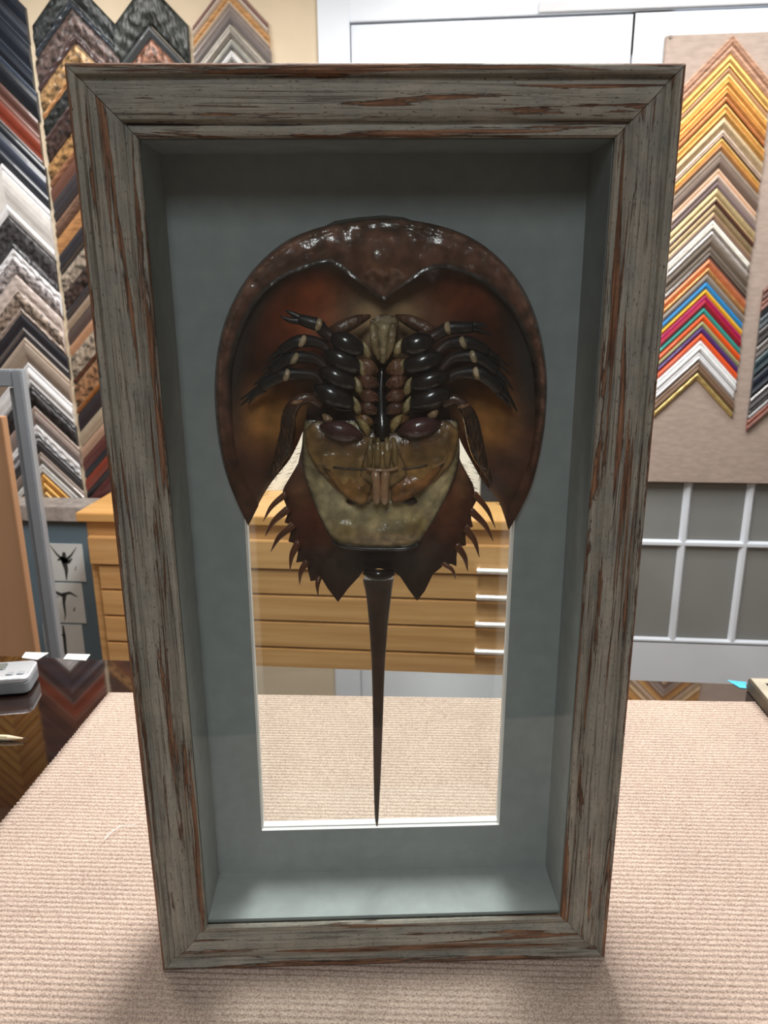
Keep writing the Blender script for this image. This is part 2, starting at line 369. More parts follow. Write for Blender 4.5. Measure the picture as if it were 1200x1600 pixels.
# ------------------------------------------------------------------ right display board
BY = WY-.055
xl = atY(1041, 52, BY).x
zb0, zb1 = atY(1120, 755, BY).z, atY(1120, 52, BY).z
br = empty('display_board', 'linen covered display board hung over the white French door', 'board', loc=((xl+XR)/2, WY-.034, zb0))
bevbox('board_panel', xl, xl+1.15, BY, WY-.034, zb0, zb1, m_board, br, .003)
s = atY(1048, 58, BY)
V, F = tubeVF([(s.x, BY-.001, s.z), (s.x, BY-.004, s.z)], [.006, .005], 10, ref=(1, 0, 0)); mesh('screw', V, F, mat('screw_steel', (120, 110, 105), .4, .7), br)
TB = BY-.001
column((1145, 55), (1086, 590), 56, [
 (53, 82, [(1, (188, 152, 130), 'w'), (1, (168, 130, 108), 'w'), (1.2, (190, 150, 126), 'w')], 0, 'rosy brown wood corner sample, topmost on the linen board'),
 (84, 112, [(3, (216, 166, 82), 'g'), (.6, (170, 120, 60), 'p'), (1.2, (200, 160, 124), 'p')], 0, 'gold corner sample with a rose inner edge, second on the board'),
 (114, 149, [(1.2, (240, 196, 110), 'g'), (1, (206, 146, 70), 'g'), (1, (228, 172, 90), 'g'), (1, (200, 138, 70), 'g')], 0, 'bright gold reeded corner sample with several fine ridges'),
 (150, 160, [(1, (220, 150, 96), 'g'), (.5, (110, 70, 36), 'p')], 0, 'narrow copper beaded corner sample under the reeded gold one'),
 (161, 182, [(1, (222, 170, 88), 'g'), (1, (200, 146, 70), 'g')], 0, 'plain warm gold corner sample above the champagne one'),
 (183, 201, [(1, (200, 176, 138), 'g')], 0, 'champagne gold corner sample on the linen board'),
 (202, 214, [(1, (214, 192, 178), 'g'), (.3, (120, 104, 96), 'p')], 0, 'pinkish silver corner sample on the linen board'),
 (215, 234, [(1, (222, 174, 92), 'g'), (1, (176, 124, 72), 'p')], 0, 'gold corner sample with a brown inner band above the grey one'),
 (235, 262, [(1, (150, 136, 124), 'p'), (1.4, (112, 96, 88), 'p')], 0, 'grey taupe corner sample with a darker hollow'),
 (263, 282, [(1, (216, 180, 152), 'p'), (1, (190, 174, 164), 'p')], 0, 'peach corner sample with a silver inner edge'),
 (283, 293, [(1, (128, 112, 114), 'p')], 0, 'narrow mauve grey corner sample on the board'),
 (294, 318, [(2, (196, 174, 126), 'g'), (1, (98, 66, 56), 'p')], 0, 'khaki gold corner sample with a maroon inner edge'),
 (319, 343, [(2, (150, 130, 96), 'g'), (1.2, (146, 118, 98), 'p')], 0, 'olive bronze corner sample above the white beaded one'),
 (344, 370, [(1.2, (250, 248, 240), 'p'), (1, (150, 148, 150), 'g'), (1.2, (226, 226, 230), 'g')], .15, 'silver white corner sample with beaded outer edge'),
 (371, 384, [(1, (108, 98, 88), 'p')], 0, 'pewter brown corner sample under the silver white beaded one'),
 (385, 404, [(2, (112, 102, 92), 'p'), (1, (72, 60, 54), 'p'), (.4, (190, 150, 140), 'p')], 0, 'dark bronze corner sample above the copper orange one'),
 (405, 417, [(1, (226, 126, 84), 'g')], 0, 'copper orange metallic corner sample'),
 (418, 427, [(1, (206, 148, 88), 'g')], .2, 'copper gold mottled corner sample'),
 (428, 440, [(1, (138, 130, 122), 'p')], 0, 'pewter grey corner sample directly above the bright blue one'),
 (441, 451, [(1, (44, 138, 206), 'p')], 0, 'bright blue corner sample on the linen board'),
 (452, 460, [(1, (240, 186, 52), 'p')], 0, 'plain yellow corner sample under the blue one'),
 (461, 480, [(1, (178, 44, 100), 'p'), (1.6, (160, 30, 56), 'p')], 0, 'wide magenta crimson corner sample under the yellow one'),
 (481, 490, [(1, (54, 160, 152), 'p')], 0, 'teal corner sample under the magenta one'),
 (491, 501, [(1, (240, 92, 36), 'p')], 0, 'bright orange corner sample under the teal one'),
 (502, 510, [(1, (168, 168, 122), 'p')], 0, 'sage green corner sample above the purple one'),
 (511, 520, [(1, (84, 54, 122), 'p')], 0, 'purple corner sample between sage green and orange'),
 (521, 531, [(1, (240, 92, 36), 'p')], 0, 'bright orange corner sample under the purple one'),
 (532, 549, [(1, (240, 244, 246), 'p'), (1, (228, 232, 236), 'p')], 0, 'upper white corner sample under the orange one'),
 (550, 563, [(1, (234, 236, 240), 'p'), (1, (216, 218, 224), 'p')], 0, 'lower white corner sample above the brown one'),
 (565, 581, [(1, (140, 116, 98), 'p'), (1, (118, 94, 76), 'p')], 0, 'dull brown corner sample second from the bottom'),
 (582, 592, [(1, (216, 192, 118), 'g')], .35, 'gold beaded corner sample, lowest on the column of bright colours'),
], 'corner samples in the colourful column of the linen board', TB, .002)
rc = []
for y0, y1, c, f, lb in [
 (440, 458, (110, 70, 60), 'p', 'red brown corner sample cut by the right photo edge, topmost there'),
 (459, 476, (140, 92, 78), 'p', 'rosy brown corner sample at the right photo edge'),
 (477, 486, (36, 40, 46), 'p', 'narrow black corner sample above the blue grey one at right edge'),
 (487, 507, (74, 88, 94), 'p', 'blue grey corner sample at the right photo edge'),
 (508, 532, (72, 68, 70), 'p', 'dark grey brown corner sample at the right photo edge'),
 (533, 553, (104, 98, 96), 'p', 'warm grey corner sample at the right photo edge'),
 (554, 583, (52, 72, 80), 'p', 'deep teal black corner sample at the right photo edge'),
 (584, 616, (36, 44, 58), 'p', 'navy black corner sample at the right photo edge'),
 (617, 636, (84, 82, 86), 'p', 'charcoal corner sample third from the bottom at right edge'),
 (637, 650, (44, 42, 44), 'p', 'black corner sample above the rosewood one at right edge'),
 (651, 668, (146, 88, 74), 'w', 'rosewood corner sample lowest at the right photo edge')]:
    rc.append((y0-50, y1-50, [(1, c, f), (.5, tuple(int(v*.8) for v in c), f)], 0, lb))
column((1256, 430), (1228, 620), 52, rc, 'dark corner samples at the right photo edge', TB, .002)

# ------------------------------------------------------------------ oak flat file cabinet
DC = CAM.y+2.45
m_oak = mat('honey_oak', (218, 174, 118), .42, var=.10, scale=7, stretch=(.35, 1, 7), c2=(198, 152, 98), coat=.2)
m_oakt = mat('honey_oak_top', (224, 176, 112), .4, scale=7, stretch=(.35, 7, 1), c2=(206, 156, 92), coat=.2)
m_chrome = mat('whitened_chrome', (250, 250, 250), .35, .45, var=.02)  # whitish half-metal base stands in for the reflected ceiling light
ctop = atY(122, 799, DC).z
cxl = atY(122, 803, DC).x; cxr = atY(930, 820, DC).x
cb = empty('flat_file_cabinet', 'honey oak flat file cabinet with wide shallow drawers behind the box', 'cabinet', loc=((cxl+cxr)/2, DC+.2, 0))
cz = atY(400, 839, DC).z
bevbox('top', cxl, cxr, DC-.02, DC+.41, ctop-.032, ctop, m_oakt, cb, .003)
bx0 = cxl+.025; bx1 = cxr-.025
bevbox('body', bx0, bx1, DC, DC+.39, .0, ctop-.032, m_oak, cb, .002)
zl = [atY(400, y, DC-.01).z for y in (842, 888, 928, 969, 1010, 1053)]
zz = zl[:]; st = zz[-2]-zz[-1]
while zz[-1]-st > .06: zz.append(zz[-1]-st)
hx0 = atY(745, 900, DC-.03).x; hx1 = atY(796, 900, DC-.03).x
hlx = bx0+(bx1-hx1); hlw = hx1-hx0
for i in range(len(zz)-1):
    pr = .022 if i == 0 else .014
    ins = .008 if i == 0 else .032
    lab = 'top drawer, standing slightly proud of the rest' if i == 0 else None
    d = bevbox('drawer', bx0+ins, bx1-ins, DC-pr, DC-.001, zz[i+1]+.003, zz[i]-.003, m_oak, cb, .003, label=lab)
    zh = (zz[i]*.22+zz[i+1]*.78)
    for h0 in (hx0, hlx):
        V1 = tubeVF([(h0, DC-pr-.020, zh), (h0+hlw, DC-pr-.020, zh)], [.0095, .0095], 12, ref=(0, 1, 0))
        V2 = boxVF(h0+.002, h0+.010, DC-pr-.017, DC-pr, zh-.004, zh+.004)
        V3 = boxVF(h0+hlw-.010, h0+hlw-.002, DC-pr-.017, DC-pr, zh-.004, zh+.004)
        mesh('handle', *join(V1, V2, V3), m_chrome, d)
# things on the cabinet
a = atY(380, 740, DC+.33); b_ = atY(752, 740, DC+.33)
bevbox('foam_board', a.x, b_.x, DC+.33, DC+.338, ctop, ctop+.34, mat('foam_board_white', (240, 240, 234), .8, var=.01), None, .001, label='white foam board standing on the oak cabinet, glimpsed past the shell', cat='board')
p = atY(775, 800, DC+.28); 
bk = bevbox('storage_box', p.x-.06, p.x+.12, DC+.22, DC+.38, ctop, ctop+.13, mat('navy_box', (34, 44, 58), .4), None, .004, label='dark navy box on the oak cabinet, glimpsed beside the shell tip', cat='box')

# ------------------------------------------------------------------ low cupboard under the samples, prints on it
LY = WY-.16
zt0 = atY(95, 790, LY).z
m_ledge = mat('grey_stone_ledge', (184, 176, 170), .6, c2=(150, 142, 138), scale=25)
m_blue = mat('blue_grey_paint', (106, 128, 142), .5, var=.04, scale=4)
lw = empty('base_cupboard', 'blue grey painted cupboard with a grey worktop under the left wall samples', 'cupboard', loc=(-1.4, WY-.08, 0))
lx1 = atY(190, 800, LY).x
bevbox('worktop', XL+.01, lx1, LY-.02, WY-.036, zt0-.062, zt0, m_ledge, lw, .003)
bevbox('body', XL+.01, lx1-.01, LY, WY-.036, 0, zt0-.062, m_blue, lw, .002)
m_paper = mat('print_paper', (222, 228, 228), .8, var=.04, scale=8)
m_ink = mat('print_ink', (58, 60, 60), .8)
def inkstroke(pts, wd, yy):
    """flat ink stroke of varying width on a sheet"""
    V = []; F = []
    for i, (x, z) in enumerate(pts):
        a = pts[max(i-1, 0)]; b = pts[min(i+1, len(pts)-1)]
        t = Vector((b[0]-a[0], b[1]-a[1])).normalized(); n_ = Vector((-t.y, t.x))*wd[i]/2
        for s_ in (1, -1): V.append(Vector((x+s_*n_.x, yy, z+s_*n_.y)))
    for i in range(len(pts)-1): F.append((2*i, 2*i+1, 2*i+3, 2*i+2))
    return V, F
for i, (y0, y1, desc) in enumerate([(850, 908, 'uppermost print, a branching botanical drawing taped to the blue cupboard'), (911, 973, 'middle print, a curling sprig drawing taped to the blue cupboard'), (976, 1036, 'lowest print, a stem drawing taped to the blue cupboard')]):
    a = atY(73, (y0+y1)/2, LY-.004); b = atY(131, (y0+y1)/2, LY-.004)
    z0 = atY(100, y0, LY-.004).z; z1 = atY(100, y1, LY-.004).z
    o = bevbox('botanical_print', a.x-.004*i, b.x, LY-.003, LY-.0005, z1, z0, m_paper, None, 0, label=desc, cat='print', group='prints on the blue cupboard')
    cx = (a.x+b.x)/2; h = z0-z1; W_ = b.x-a.x; yk = LY-.0034
    def q(u, v): return (a.x+W_*u, z1+h*v)
    S = []
    if i == 0:
        S += [inkstroke([q(.15, .95), q(.3, .72), q(.42, .6), q(.5, .5)], [.002, .008, .012, .02], yk), inkstroke([q(.85, .92), q(.68, .7), q(.56, .6), q(.5, .5)], [.002, .008, .012, .02], yk),
              inkstroke([q(.5, .78), q(.47, .55), q(.5, .3), q(.47, .02)], [.012, .026, .016, .003], yk), inkstroke([q(.3, .56), q(.42, .62), q(.6, .52), q(.7, .62)], [.006, .018, .018, .004], yk),
              inkstroke([q(.74, .3), q(.78, .42)], [.004, .002], yk)]
    elif i == 1:
        S += [inkstroke([q(.12, .72), q(.2, .8), q(.42, .7), q(.66, .76), q(.85, .66)], [.004, .012, .016, .012, .003], yk), inkstroke([q(.12, .72), q(.2, .62), q(.34, .66)], [.004, .008, .003], yk),
              inkstroke([q(.5, .7), q(.46, .5), q(.46, .2), q(.42, .06)], [.02, .012, .006, .002], yk), inkstroke([q(.7, .3), q(.74, .4)], [.006, .003], yk)]
    else:
        S += [inkstroke([q(.5, .98), q(.5, .7), q(.48, .3), q(.5, .05)], [.006, .014, .012, .003], yk), inkstroke([q(.15, .86), q(.3, .82), q(.5, .7)], [.002, .006, .008], yk)]
    mesh('drawing', *join(*S), m_ink, o)

# ------------------------------------------------------------------ grey metal rack with cardboard sheet
RY = CAM.y+2.0
m_rack = mat('grey_powder_coat', (142, 148, 156), .4, var=.04, scale=8)
px0 = (atY(42, 600, RY).x+atY(81, 980, RY).x)/2
zt1 = atY(40, 578, RY).z
rk = empty('metal_rack', 'grey square tube metal rack at the left photo edge', 'rack', loc=(px0-.4, RY, 0))
bevbox('post', px0-.030, px0, RY, RY+.03, 0, zt1, m_rack, rk, .003)
bevbox('post', px0-.9, px0-.87, RY, RY+.03, 0, zt1, m_rack, rk, .003)
bevbox('rear_stay', px0-.048, px0-.030, RY+.012, RY+.028, 0, zt1-.05, m_rack, rk, .002)
bevbox('top_rail', px0-.87, px0-.030, RY+.001, RY+.029, zt1-.046, zt1, m_rack, rk, .003)
m_card = mat('brown_cardboard', (196, 152, 116), .8, var=.06, scale=5, stretch=(1, 1, .3))
cx1 = atY(40, 850, RY+.10).x
bevbox('cardboard_sheet', cx1-.8, cx1, RY+.07, RY+.10, .0, atY(10, 652, RY+.07).z, m_card, None, .002, label='tall brown cardboard sheet standing inside the grey rack', cat='cardboard')

# ------------------------------------------------------------------ bench
TS = T-.006                                 # bench top; the carpet is 6 mm thick
TY = atZ(600, 1047, TS).y
m_top = mat('dark_polished_wood', (44, 26, 18), .05, c2=(30, 18, 13), scale=5, stretch=(.6, 6, 1), coat=1, spec=1.0)
_b = m_top.node_tree.nodes['Principled BSDF']; _b.inputs['IOR'].default_value = 1.7; _b.inputs['Coat Roughness'].default_value = .02
m_leg = mat('dark_wood', (50, 34, 26), .4)
bn = empty('workbench', 'dark glossy workbench that the shadow box stands on', 'table', loc=(0, .05, 0))
bevbox('bench_top', -1.7, 1.5, -.44, TY, TS-.035, TS, m_top, bn, .002)
bevbox('apron', -1.62, 1.42, -.36, TY-.08, TS-.13, TS-.035, m_leg, bn, .002)
for x in (-1.58, 1.30):
    for y in (-.34, TY-.18): bevbox('leg', x, x+.08, y, y+.08, 0, TS-.13, m_leg, bn, .003)

# ribbed carpet mat
bl = atZ(170, 1079); brr = atZ(1200, 1094); lf = atZ(0, 1283)
ux = (brr-bl).normalized(); uy = (lf-bl).normalized()
CT = .004
Mc = Matrix((ux, Vector((0, 0, 1)).cross(ux), Vector((0, 0, 1)))).transposed().to_4x4(); Mc.translation = Vector((bl.x, bl.y, TS))
uyl = Mc.to_3x3().inverted() @ uy            # direction of the left side
def make_carpet():
    V = []; F = []; pitch_ = .0062; K = 6; nrow = int(.86/pitch_)*K; NX = 80; Wd = (atZ(1180, 1094)-bl).length
    for r_ in range(nrow+1):
        d = r_*pitch_/K; off = uyl*(d/abs(uyl.y)); ph = (r_ % K)/K
        zz_ = CT*.48+CT*.52*math.sin(math.pi*ph)**.6 if r_ % K else CT*.40
        for c in range(NX+1):
            x = off.x+(Wd-off.x)*c/NX
            wob = .0006*noise.noise(Vector((x*12, d*4, 0)))
            e = .0016*noise.noise(Vector((d*400, 3, 0))) if c in (0,) else 0
            e2 = .0018*noise.noise(Vector((x*300, 5, 0))) if r_ == 0 else 0
            V.append(Mc @ Vector((x+e, -d+wob+e2, zz_)))
    W1 = NX+1
    for r_ in range(nrow):
        for c in range(NX): F.append((r_*W1+c, (r_+1)*W1+c, (r_+1)*W1+c+1, r_*W1+c+1))
    # skirt
    bd = [c for c in range(W1)]+[r_*W1+NX for r_ in range(1, nrow+1)]+[nrow*W1+c for c in range(NX-1, -1, -1)]+[r_*W1 for r_ in range(nrow-1, 0, -1)]
    n0 = len(V)
    for i in bd: v = V[i].copy(); v.z = TS+.0002; V.append(v)
    for i in range(len(bd)): j = (i+1) % len(bd); F.append((bd[i], bd[j], n0+j, n0+i))
    F.append(tuple(n0+i for i in range(len(bd)))[::-1])
    return V, F
m_c, nt, b = nt_mat('ribbed_carpet'); N = nt.nodes; L = nt.links
tc = N.new('ShaderNodeTexCoord')
n1 = N.new('ShaderNodeTexNoise'); n1.inputs['Scale'].default_value = 650; n1.inputs['Detail'].default_value = 3; L.new(tc.outputs['Object'], n1.inputs['Vector'])
n2 = N.new('ShaderNodeTexNoise'); n2.inputs['Scale'].default_value = 9; n2.inputs['Detail'].default_value = 3; L.new(tc.outputs['Object'], n2.inputs['Vector'])
rp = N.new('ShaderNodeValToRGB'); rp.color_ramp.elements[0].color = (*lin((176, 154, 140)), 1); rp.color_ramp.elements[1].color = (*lin((222, 202, 188)), 1)
rp.color_ramp.elements[0].position = .35; rp.color_ramp.elements[1].position = .6; L.new(n1.outputs['Fac'], rp.inputs[0])
mx = N.new('ShaderNodeMix'); mx.data_type = 'RGBA'; mx.blend_type = 'MULTIPLY'; mx.inputs[0].default_value = .25
L.new(rp.outputs[0], mx.inputs[6]); L.new(n2.outputs['Fac'], mx.inputs[7]); L.new(mx.outputs[2], b.inputs['Base Color'])
b.inputs['Roughness'].default_value = .95; b.inputs['Specular IOR Level'].default_value = .1
bp = N.new('ShaderNodeBump'); bp.inputs['Strength'].default_value = .8; bp.inputs['Distance'].default_value = .0012
L.new(n1.outputs['Fac'], bp.inputs['Height']); L.new(bp.outputs[0], b.inputs['Normal'])
V, F = make_carpet()
mesh('carpet_mat', V, F, m_c, origin=(0, 0, TS), smooth=True, label='beige ribbed carpet mat covering the bench under the shadow box', cat='mat')
TC = T
# bits on the bench
a = atZ(163, 1312, TC+.001)
pts = [atZ(x, y, TC+.0008+z) for x, y, z in [(163, 1312, 0), (170, 1304, .001), (180, 1296, .002), (190, 1291, .001), (200, 1290, 0), (212, 1288, .001)]]
V, F = tubeVF([Vector(p) for p in spline([tuple(p) for p in pts], 5)], [.0005]*26, 6, ref=(0, 0, 1))
mesh('thread', V, F, mat('white_thread', (240, 238, 235), .8), origin=pts[2], label='short white thread lying on the carpet left of the box', cat='thread', smooth=True)
def slab_px(name, pix, th, m, z0=TS+.0003, **k):
    b_ = [atZ(x, y, z0) for x, y in pix]; n = len(b_)
    V = b_+[v+Vector((0, 0, th)) for v in b_]
    F = [tuple(range(n))[::-1], tuple(range(n, 2*n))]+[(i, (i+1) % n, n+(i+1) % n, n+i) for i in range(n)]
    bm = bmesh.new(); vs = [bm.verts.new(v) for v in V]
    for f in F: bm.faces.new([vs[i] for i in f])
    bmesh.ops.recalc_face_normals(bm, faces=bm.faces); bm.verts.index_update()
    F = [[v.index for v in f.verts] for f in bm.faces]; bm.free()
    return mesh(name, V, F, m, origin=sum(b_, Vector())/n, **k)
m_note = mat('white_paper', (236, 238, 238), .7, var=.02)
slab_px('paper_slip', [(40, 1019.5), (76, 1020.5), (58, 1031), (34, 1028)], .0006, m_note, label='left white paper slip at the back edge of the bench', cat='paper', group='paper slips on the bench')
slab_px('paper_slip', [(105, 1022), (141, 1023), (134, 1032), (99, 1030)], .0006, m_note, label='right white paper slip at the back edge of the bench', cat='paper', group='paper slips on the bench')
slab_px('tape_scrap', [(1136, 1063), (1166, 1066), (1166, 1076), (1156, 1075)], .0006, mat('blue_tape', (70, 178, 206), .6), label='scrap of blue tape on the bench beside the lying frame', cat='tape')
# silver handheld device
dv0 = atZ(28, 1046, TS+.03)
Md = Matrix.Translation((dv0.x, dv0.y, TS)) @ Matrix.Rotation(R(14), 4, 'Z')
dv = empty('calculator', 'silver handheld calculator with grey sides at the left photo edge', 'calculator', M=Md)
def rslab(x0, x1, y0, y1, z0, z1, r_, M, seg=5):
    pts = []
    for cx_, cy_, a0 in ((x1-r_, y1-r_, 0), (x0+r_, y1-r_, 90), (x0+r_, y0+r_, 180), (x1-r_, y0+r_, 270)):
        for k in range(seg+1):
            a_ = R(a0+90*k/seg); pts.append((cx_+r_*math.cos(a_), cy_+r_*math.sin(a_)))
    n = len(pts); cxm, cym = (x0+x1)/2, (y0+y1)/2; V = []; e = .0015
    for z_, s_ in ((z0, e), (z0+e, 0), (z1-e, 0), (z1, e)):
        for x, y in pts:
            V.append(M @ Vector((x-math.copysign(s_, x-cxm), y-math.copysign(s_, y-cym), z_)))
    F = [tuple(range(n))[::-1], tuple(range(3*n, 4*n))]
    for j in range(3):
        for i in range(n): F.append((j*n+i, j*n+(i+1) % n, (j+1)*n+(i+1) % n, (j+1)*n+i))
    return V, F
m_sil = mat('silver_plastic', (200, 204, 210), .3, .4, var=.03)
mesh('body', *rslab(-.12, .022, -.030, .030, .004, .022, .010, Md), mat('grey_plastic', (120, 124, 130), .4), dv, smooth=True, sharp=40)
mesh('face_plate', *rslab(-.12, .022, -.030, .030, .022, .030, .010, Md), m_sil, dv, smooth=True, sharp=40)
mesh('display', *rslab(-.10, -.020, .002, .022, .0301, .0310, .003, Md), mat('lcd_grey', (110, 116, 112), .2), dv)
for x_ in (-.09, -.07, -.05, -.03, -.008, .008):
    mesh('button', *rslab(x_-.005, x_+.005, -.018, -.010, .0301, .0318, .002, Md), mat('button_grey', (160, 164, 170), .4), dv)
for fx in (-.11, .0): mesh('foot', *boxVF(fx, fx+.014, -.02, .02, 0, .0045, Md), mat('rubber_black', (20, 20, 20), .8), dv)
# pencil
p1 = atZ(41, 1154, TS+.004); p0 = atZ(-60, 1150, TS+.004)
ax_ = (p0-p1).normalized()
pc = empty('pencil', 'pale pencil whose sharpened tip enters at the left photo edge', 'pencil', loc=(p1.x, p1.y, TS))
V, F = tubeVF([p1+ax_*.0042, p1+ax_*.026], [.0009, .0038], 12, ref=(0, 0, 1)); mesh('sharpened_wood', V, F, mat('pencil_wood', (226, 204, 172), .7, var=.08, scale=90), pc, smooth=True, sharp=40)
V, F = tubeVF([p1, p1+ax_*.0045], [.0003, .00095], 8, ref=(0, 0, 1)); mesh('lead', V, F, mat('graphite', (50, 50, 52), .4), pc, smooth=True)
V, F = tubeVF([p1+ax_*.026, p1+ax_*.16], [.0039, .0039], 6, ref=(0, 0, 1)); mesh('barrel', V, F, mat('pencil_cream', (214, 200, 168), .4), pc)
# picture frame lying flat at right
c0 = atZ(1166, 1086, TS)
e1 = (atZ(1200, 1116, TS+.02)-atZ(1166, 1074, TS+.02)); e1.z = 0; e1.normalize()
e2 = Vector((-e1.y, e1.x, 0)); e2 = e2 if e2.x > 0 else -e2
Mf = Matrix((e1, e2, Vector((0, 0, 1)))).transposed().to_4x4(); Mf.translation = atZ(1166, 1078, TS)
lf_ = empty('picture_frame', 'bronze sided picture frame lying flat at the right photo edge', 'picture frame', M=Mf)
m_bz = mat('bronze_wood', (86, 74, 58), .45, c2=(60, 52, 42), scale=30)
m_crm = mat('cream_edge', (176, 168, 150), .5)
for nm_, q_ in (('frame_rail', (0, .40, 0, .022)), ('frame_rail', (0, .40, .278, .30)), ('frame_rail', (0, .022, .022, .278)), ('frame_rail', (.378, .40, .022, .278))):
    bevbox(nm_, q_[0], q_[1], q_[2], q_[3], .0, .020, m_bz, lf_, .0015, M=Mf)
mesh('liner', *join(boxVF(.003, .397, .003, .018, .0201, .0215, Mf), boxVF(.003, .018, .018, .297, .0201, .0215, Mf)), m_crm, lf_)
mesh('picture', *boxVF(.022, .378, .022, .278, .006, .016, Mf), mat('mottled_picture', (150, 150, 138), .3, c2=(110, 112, 104), scale=20), lf_)

# ------------------------------------------------------------------ the shadow box
W_, H_ = .40, .7235
FWD = .0420; FH = .0432
BD = .100                                   # depth of the box
Z0B = -.002                                   # stands on the carpet
def FV(x, y, z): return FM @ Vector((x, y, z))
sb = empty('shadow_box', 'tall weathered grey green wooden shadow box standing on the carpet mat', 'shadow box', M=FM)
m_f, nt, b = nt_mat('weathered_painted_wood'); N = nt.nodes; L = nt.links
uvn = N.new('ShaderNodeUVMap'); uvn.uv_map = 'uv'
def nz(sc, scale, detail=4, rough=.6, dist=0):
    mp = N.new('ShaderNodeMapping'); mp.inputs['Scale'].default_value = sc; L.new(uvn.outputs[0], mp.inputs[0])
    n = N.new('ShaderNodeTexNoise'); n.inputs['Scale'].default_value = scale; n.inputs['Detail'].default_value = detail; n.inputs['Roughness'].default_value = rough
    n.inputs['Distortion'].default_value = dist
    L.new(mp.outputs[0], n.inputs['Vector']); return n
def ramp(src, p0_, p1_, c0_=(0, 0, 0), c1_=(1, 1, 1)):
    r = N.new('ShaderNodeValToRGB'); r.color_ramp.elements[0].position = p0_; r.color_ramp.elements[1].position = p1_
    r.color_ramp.elements[0].color = (*c0_, 1); r.color_ramp.elements[1].color = (*c1_, 1); L.new(src, r.inputs[0]); return r
def mixc(f, a_, b_):
    m_ = N.new('ShaderNodeMix'); m_.data_type = 'RGBA'
    if hasattr(f, 'is_output'): L.new(f, m_.inputs[0])
    else: m_.inputs[0].default_value = f
    for i_, s_ in ((6, a_), (7, b_)):
        if hasattr(s_, 'is_output'): L.new(s_, m_.inputs[i_])
        else: m_.inputs[i_].default_value = (*s_, 1)
    return m_.outputs[2]
base = ramp(nz((.5, 10, 1), 14, 5).outputs['Fac'], .3, .7, lin((142, 141, 130)), lin((198, 194, 182)))
blot = ramp(nz((1, 1.5, 1), 26, 5, .7).outputs['Fac'], .35, .68, lin((126, 130, 126)), lin((198, 184, 166)))
c_ = mixc(.5, base.outputs[0], blot.outputs[0])
fine = nz((.5, 24, 1), 20, 6, .7, .5)
fr_ = ramp(fine.outputs['Fac'], .34, .47)
c_ = mixc(fr_.outputs[0], lin((96, 86, 76)), c_)
worn = nz((.36, 8, 1), 15, 6, .68, .6)
wa = N.new('ShaderNodeAttribute'); wa.attribute_name = 'col'
wm = N.new('ShaderNodeMath'); wm.operation = 'MULTIPLY_ADD'; L.new(wa.outputs['Fac'], wm.inputs[0]); wm.inputs[1].default_value = .15; L.new(worn.outputs['Fac'], wm.inputs[2])
wr = ramp(wm.outputs[0], .588, .602)
woodc = ramp(nz((.8, 20, 1), 25, 5).outputs['Fac'], .35, .65, lin((92, 62, 50)), lin((176, 132, 102)))
c_ = mixc(wr.outputs[0], c_, woodc.outputs[0])
edge = ramp(wm.outputs[0], .574, .588); edge2 = ramp(wm.outputs[0], .596, .616)
sub = N.new('ShaderNodeMath'); sub.operation = 'SUBTRACT'; L.new(edge.outputs[0], sub.inputs[0]); L.new(edge2.outputs[0], sub.inputs[1])
ml = N.new('ShaderNodeMath'); ml.operation = 'MULTIPLY'; L.new(sub.outputs[0], ml.inputs[0]); ml.inputs[1].default_value = .7; ml.use_clamp = True
c_ = mixc(ml.outputs[0], c_, lin((60, 44, 38)))
crk = ramp(nz((.22, 16, 1), 11, 6, .7, .5).outputs['Fac'], .325, .358)
c_ = mixc(crk.outputs[0], lin((62, 50, 44)), c_)
pit = ramp(nz((1, 3, 1), 240, 3, .6).outputs['Fac'], .30, .40); c_ = mixc(pit.outputs[0], lin((88, 78, 70)), c_)
spot = ramp(nz((1, 1.6, 1), 60, 2).outputs['Fac'], .20, .23); c_ = mixc(spot.outputs[0], lin((60, 46, 38)), c_)
L.new(c_, b.inputs['Base Color']); b.inputs['Roughness'].default_value = .62; b.inputs['Specular IOR Level'].default_value = .35
ad = N.new('ShaderNodeMath'); ad.operation = 'SUBTRACT'; L.new(fine.outputs['Fac'], ad.inputs[0]); L.new(wr.outputs[0], ad.inputs[1])
ad2 = N.new('ShaderNodeMath'); ad2.operation = 'ADD'; L.new(ad.outputs[0], ad2.inputs[0]); L.new(crk.outputs[0], ad2.inputs[1])
bp = N.new('ShaderNodeBump'); bp.inputs['Strength'].default_value = .7; bp.inputs['Distance'].default_value = .0016
L.new(ad2.outputs[0], bp.inputs['Height']); L.new(bp.outputs[0], b.inputs['Normal'])
prof = [(0, BD), (0, .05), (0, .0034), (.0006, .0014), (.0020, .0002), (.0045, 0), (.0062, .0012), (.0072, .0046), (.0092, .0056), (.0108, .0050), (.0122, .0022), (.016, .0004), (.022, 0), (.028, .0012),
        (.0316, .0032), (.0328, .0060), (.0342, .0070), (.0356, .0056), (.0385, .0040), (.0408, .0042), (FWD, .0062), (FWD, .0080)]
prof += [(.0300, .0080), (.0300, BD)]
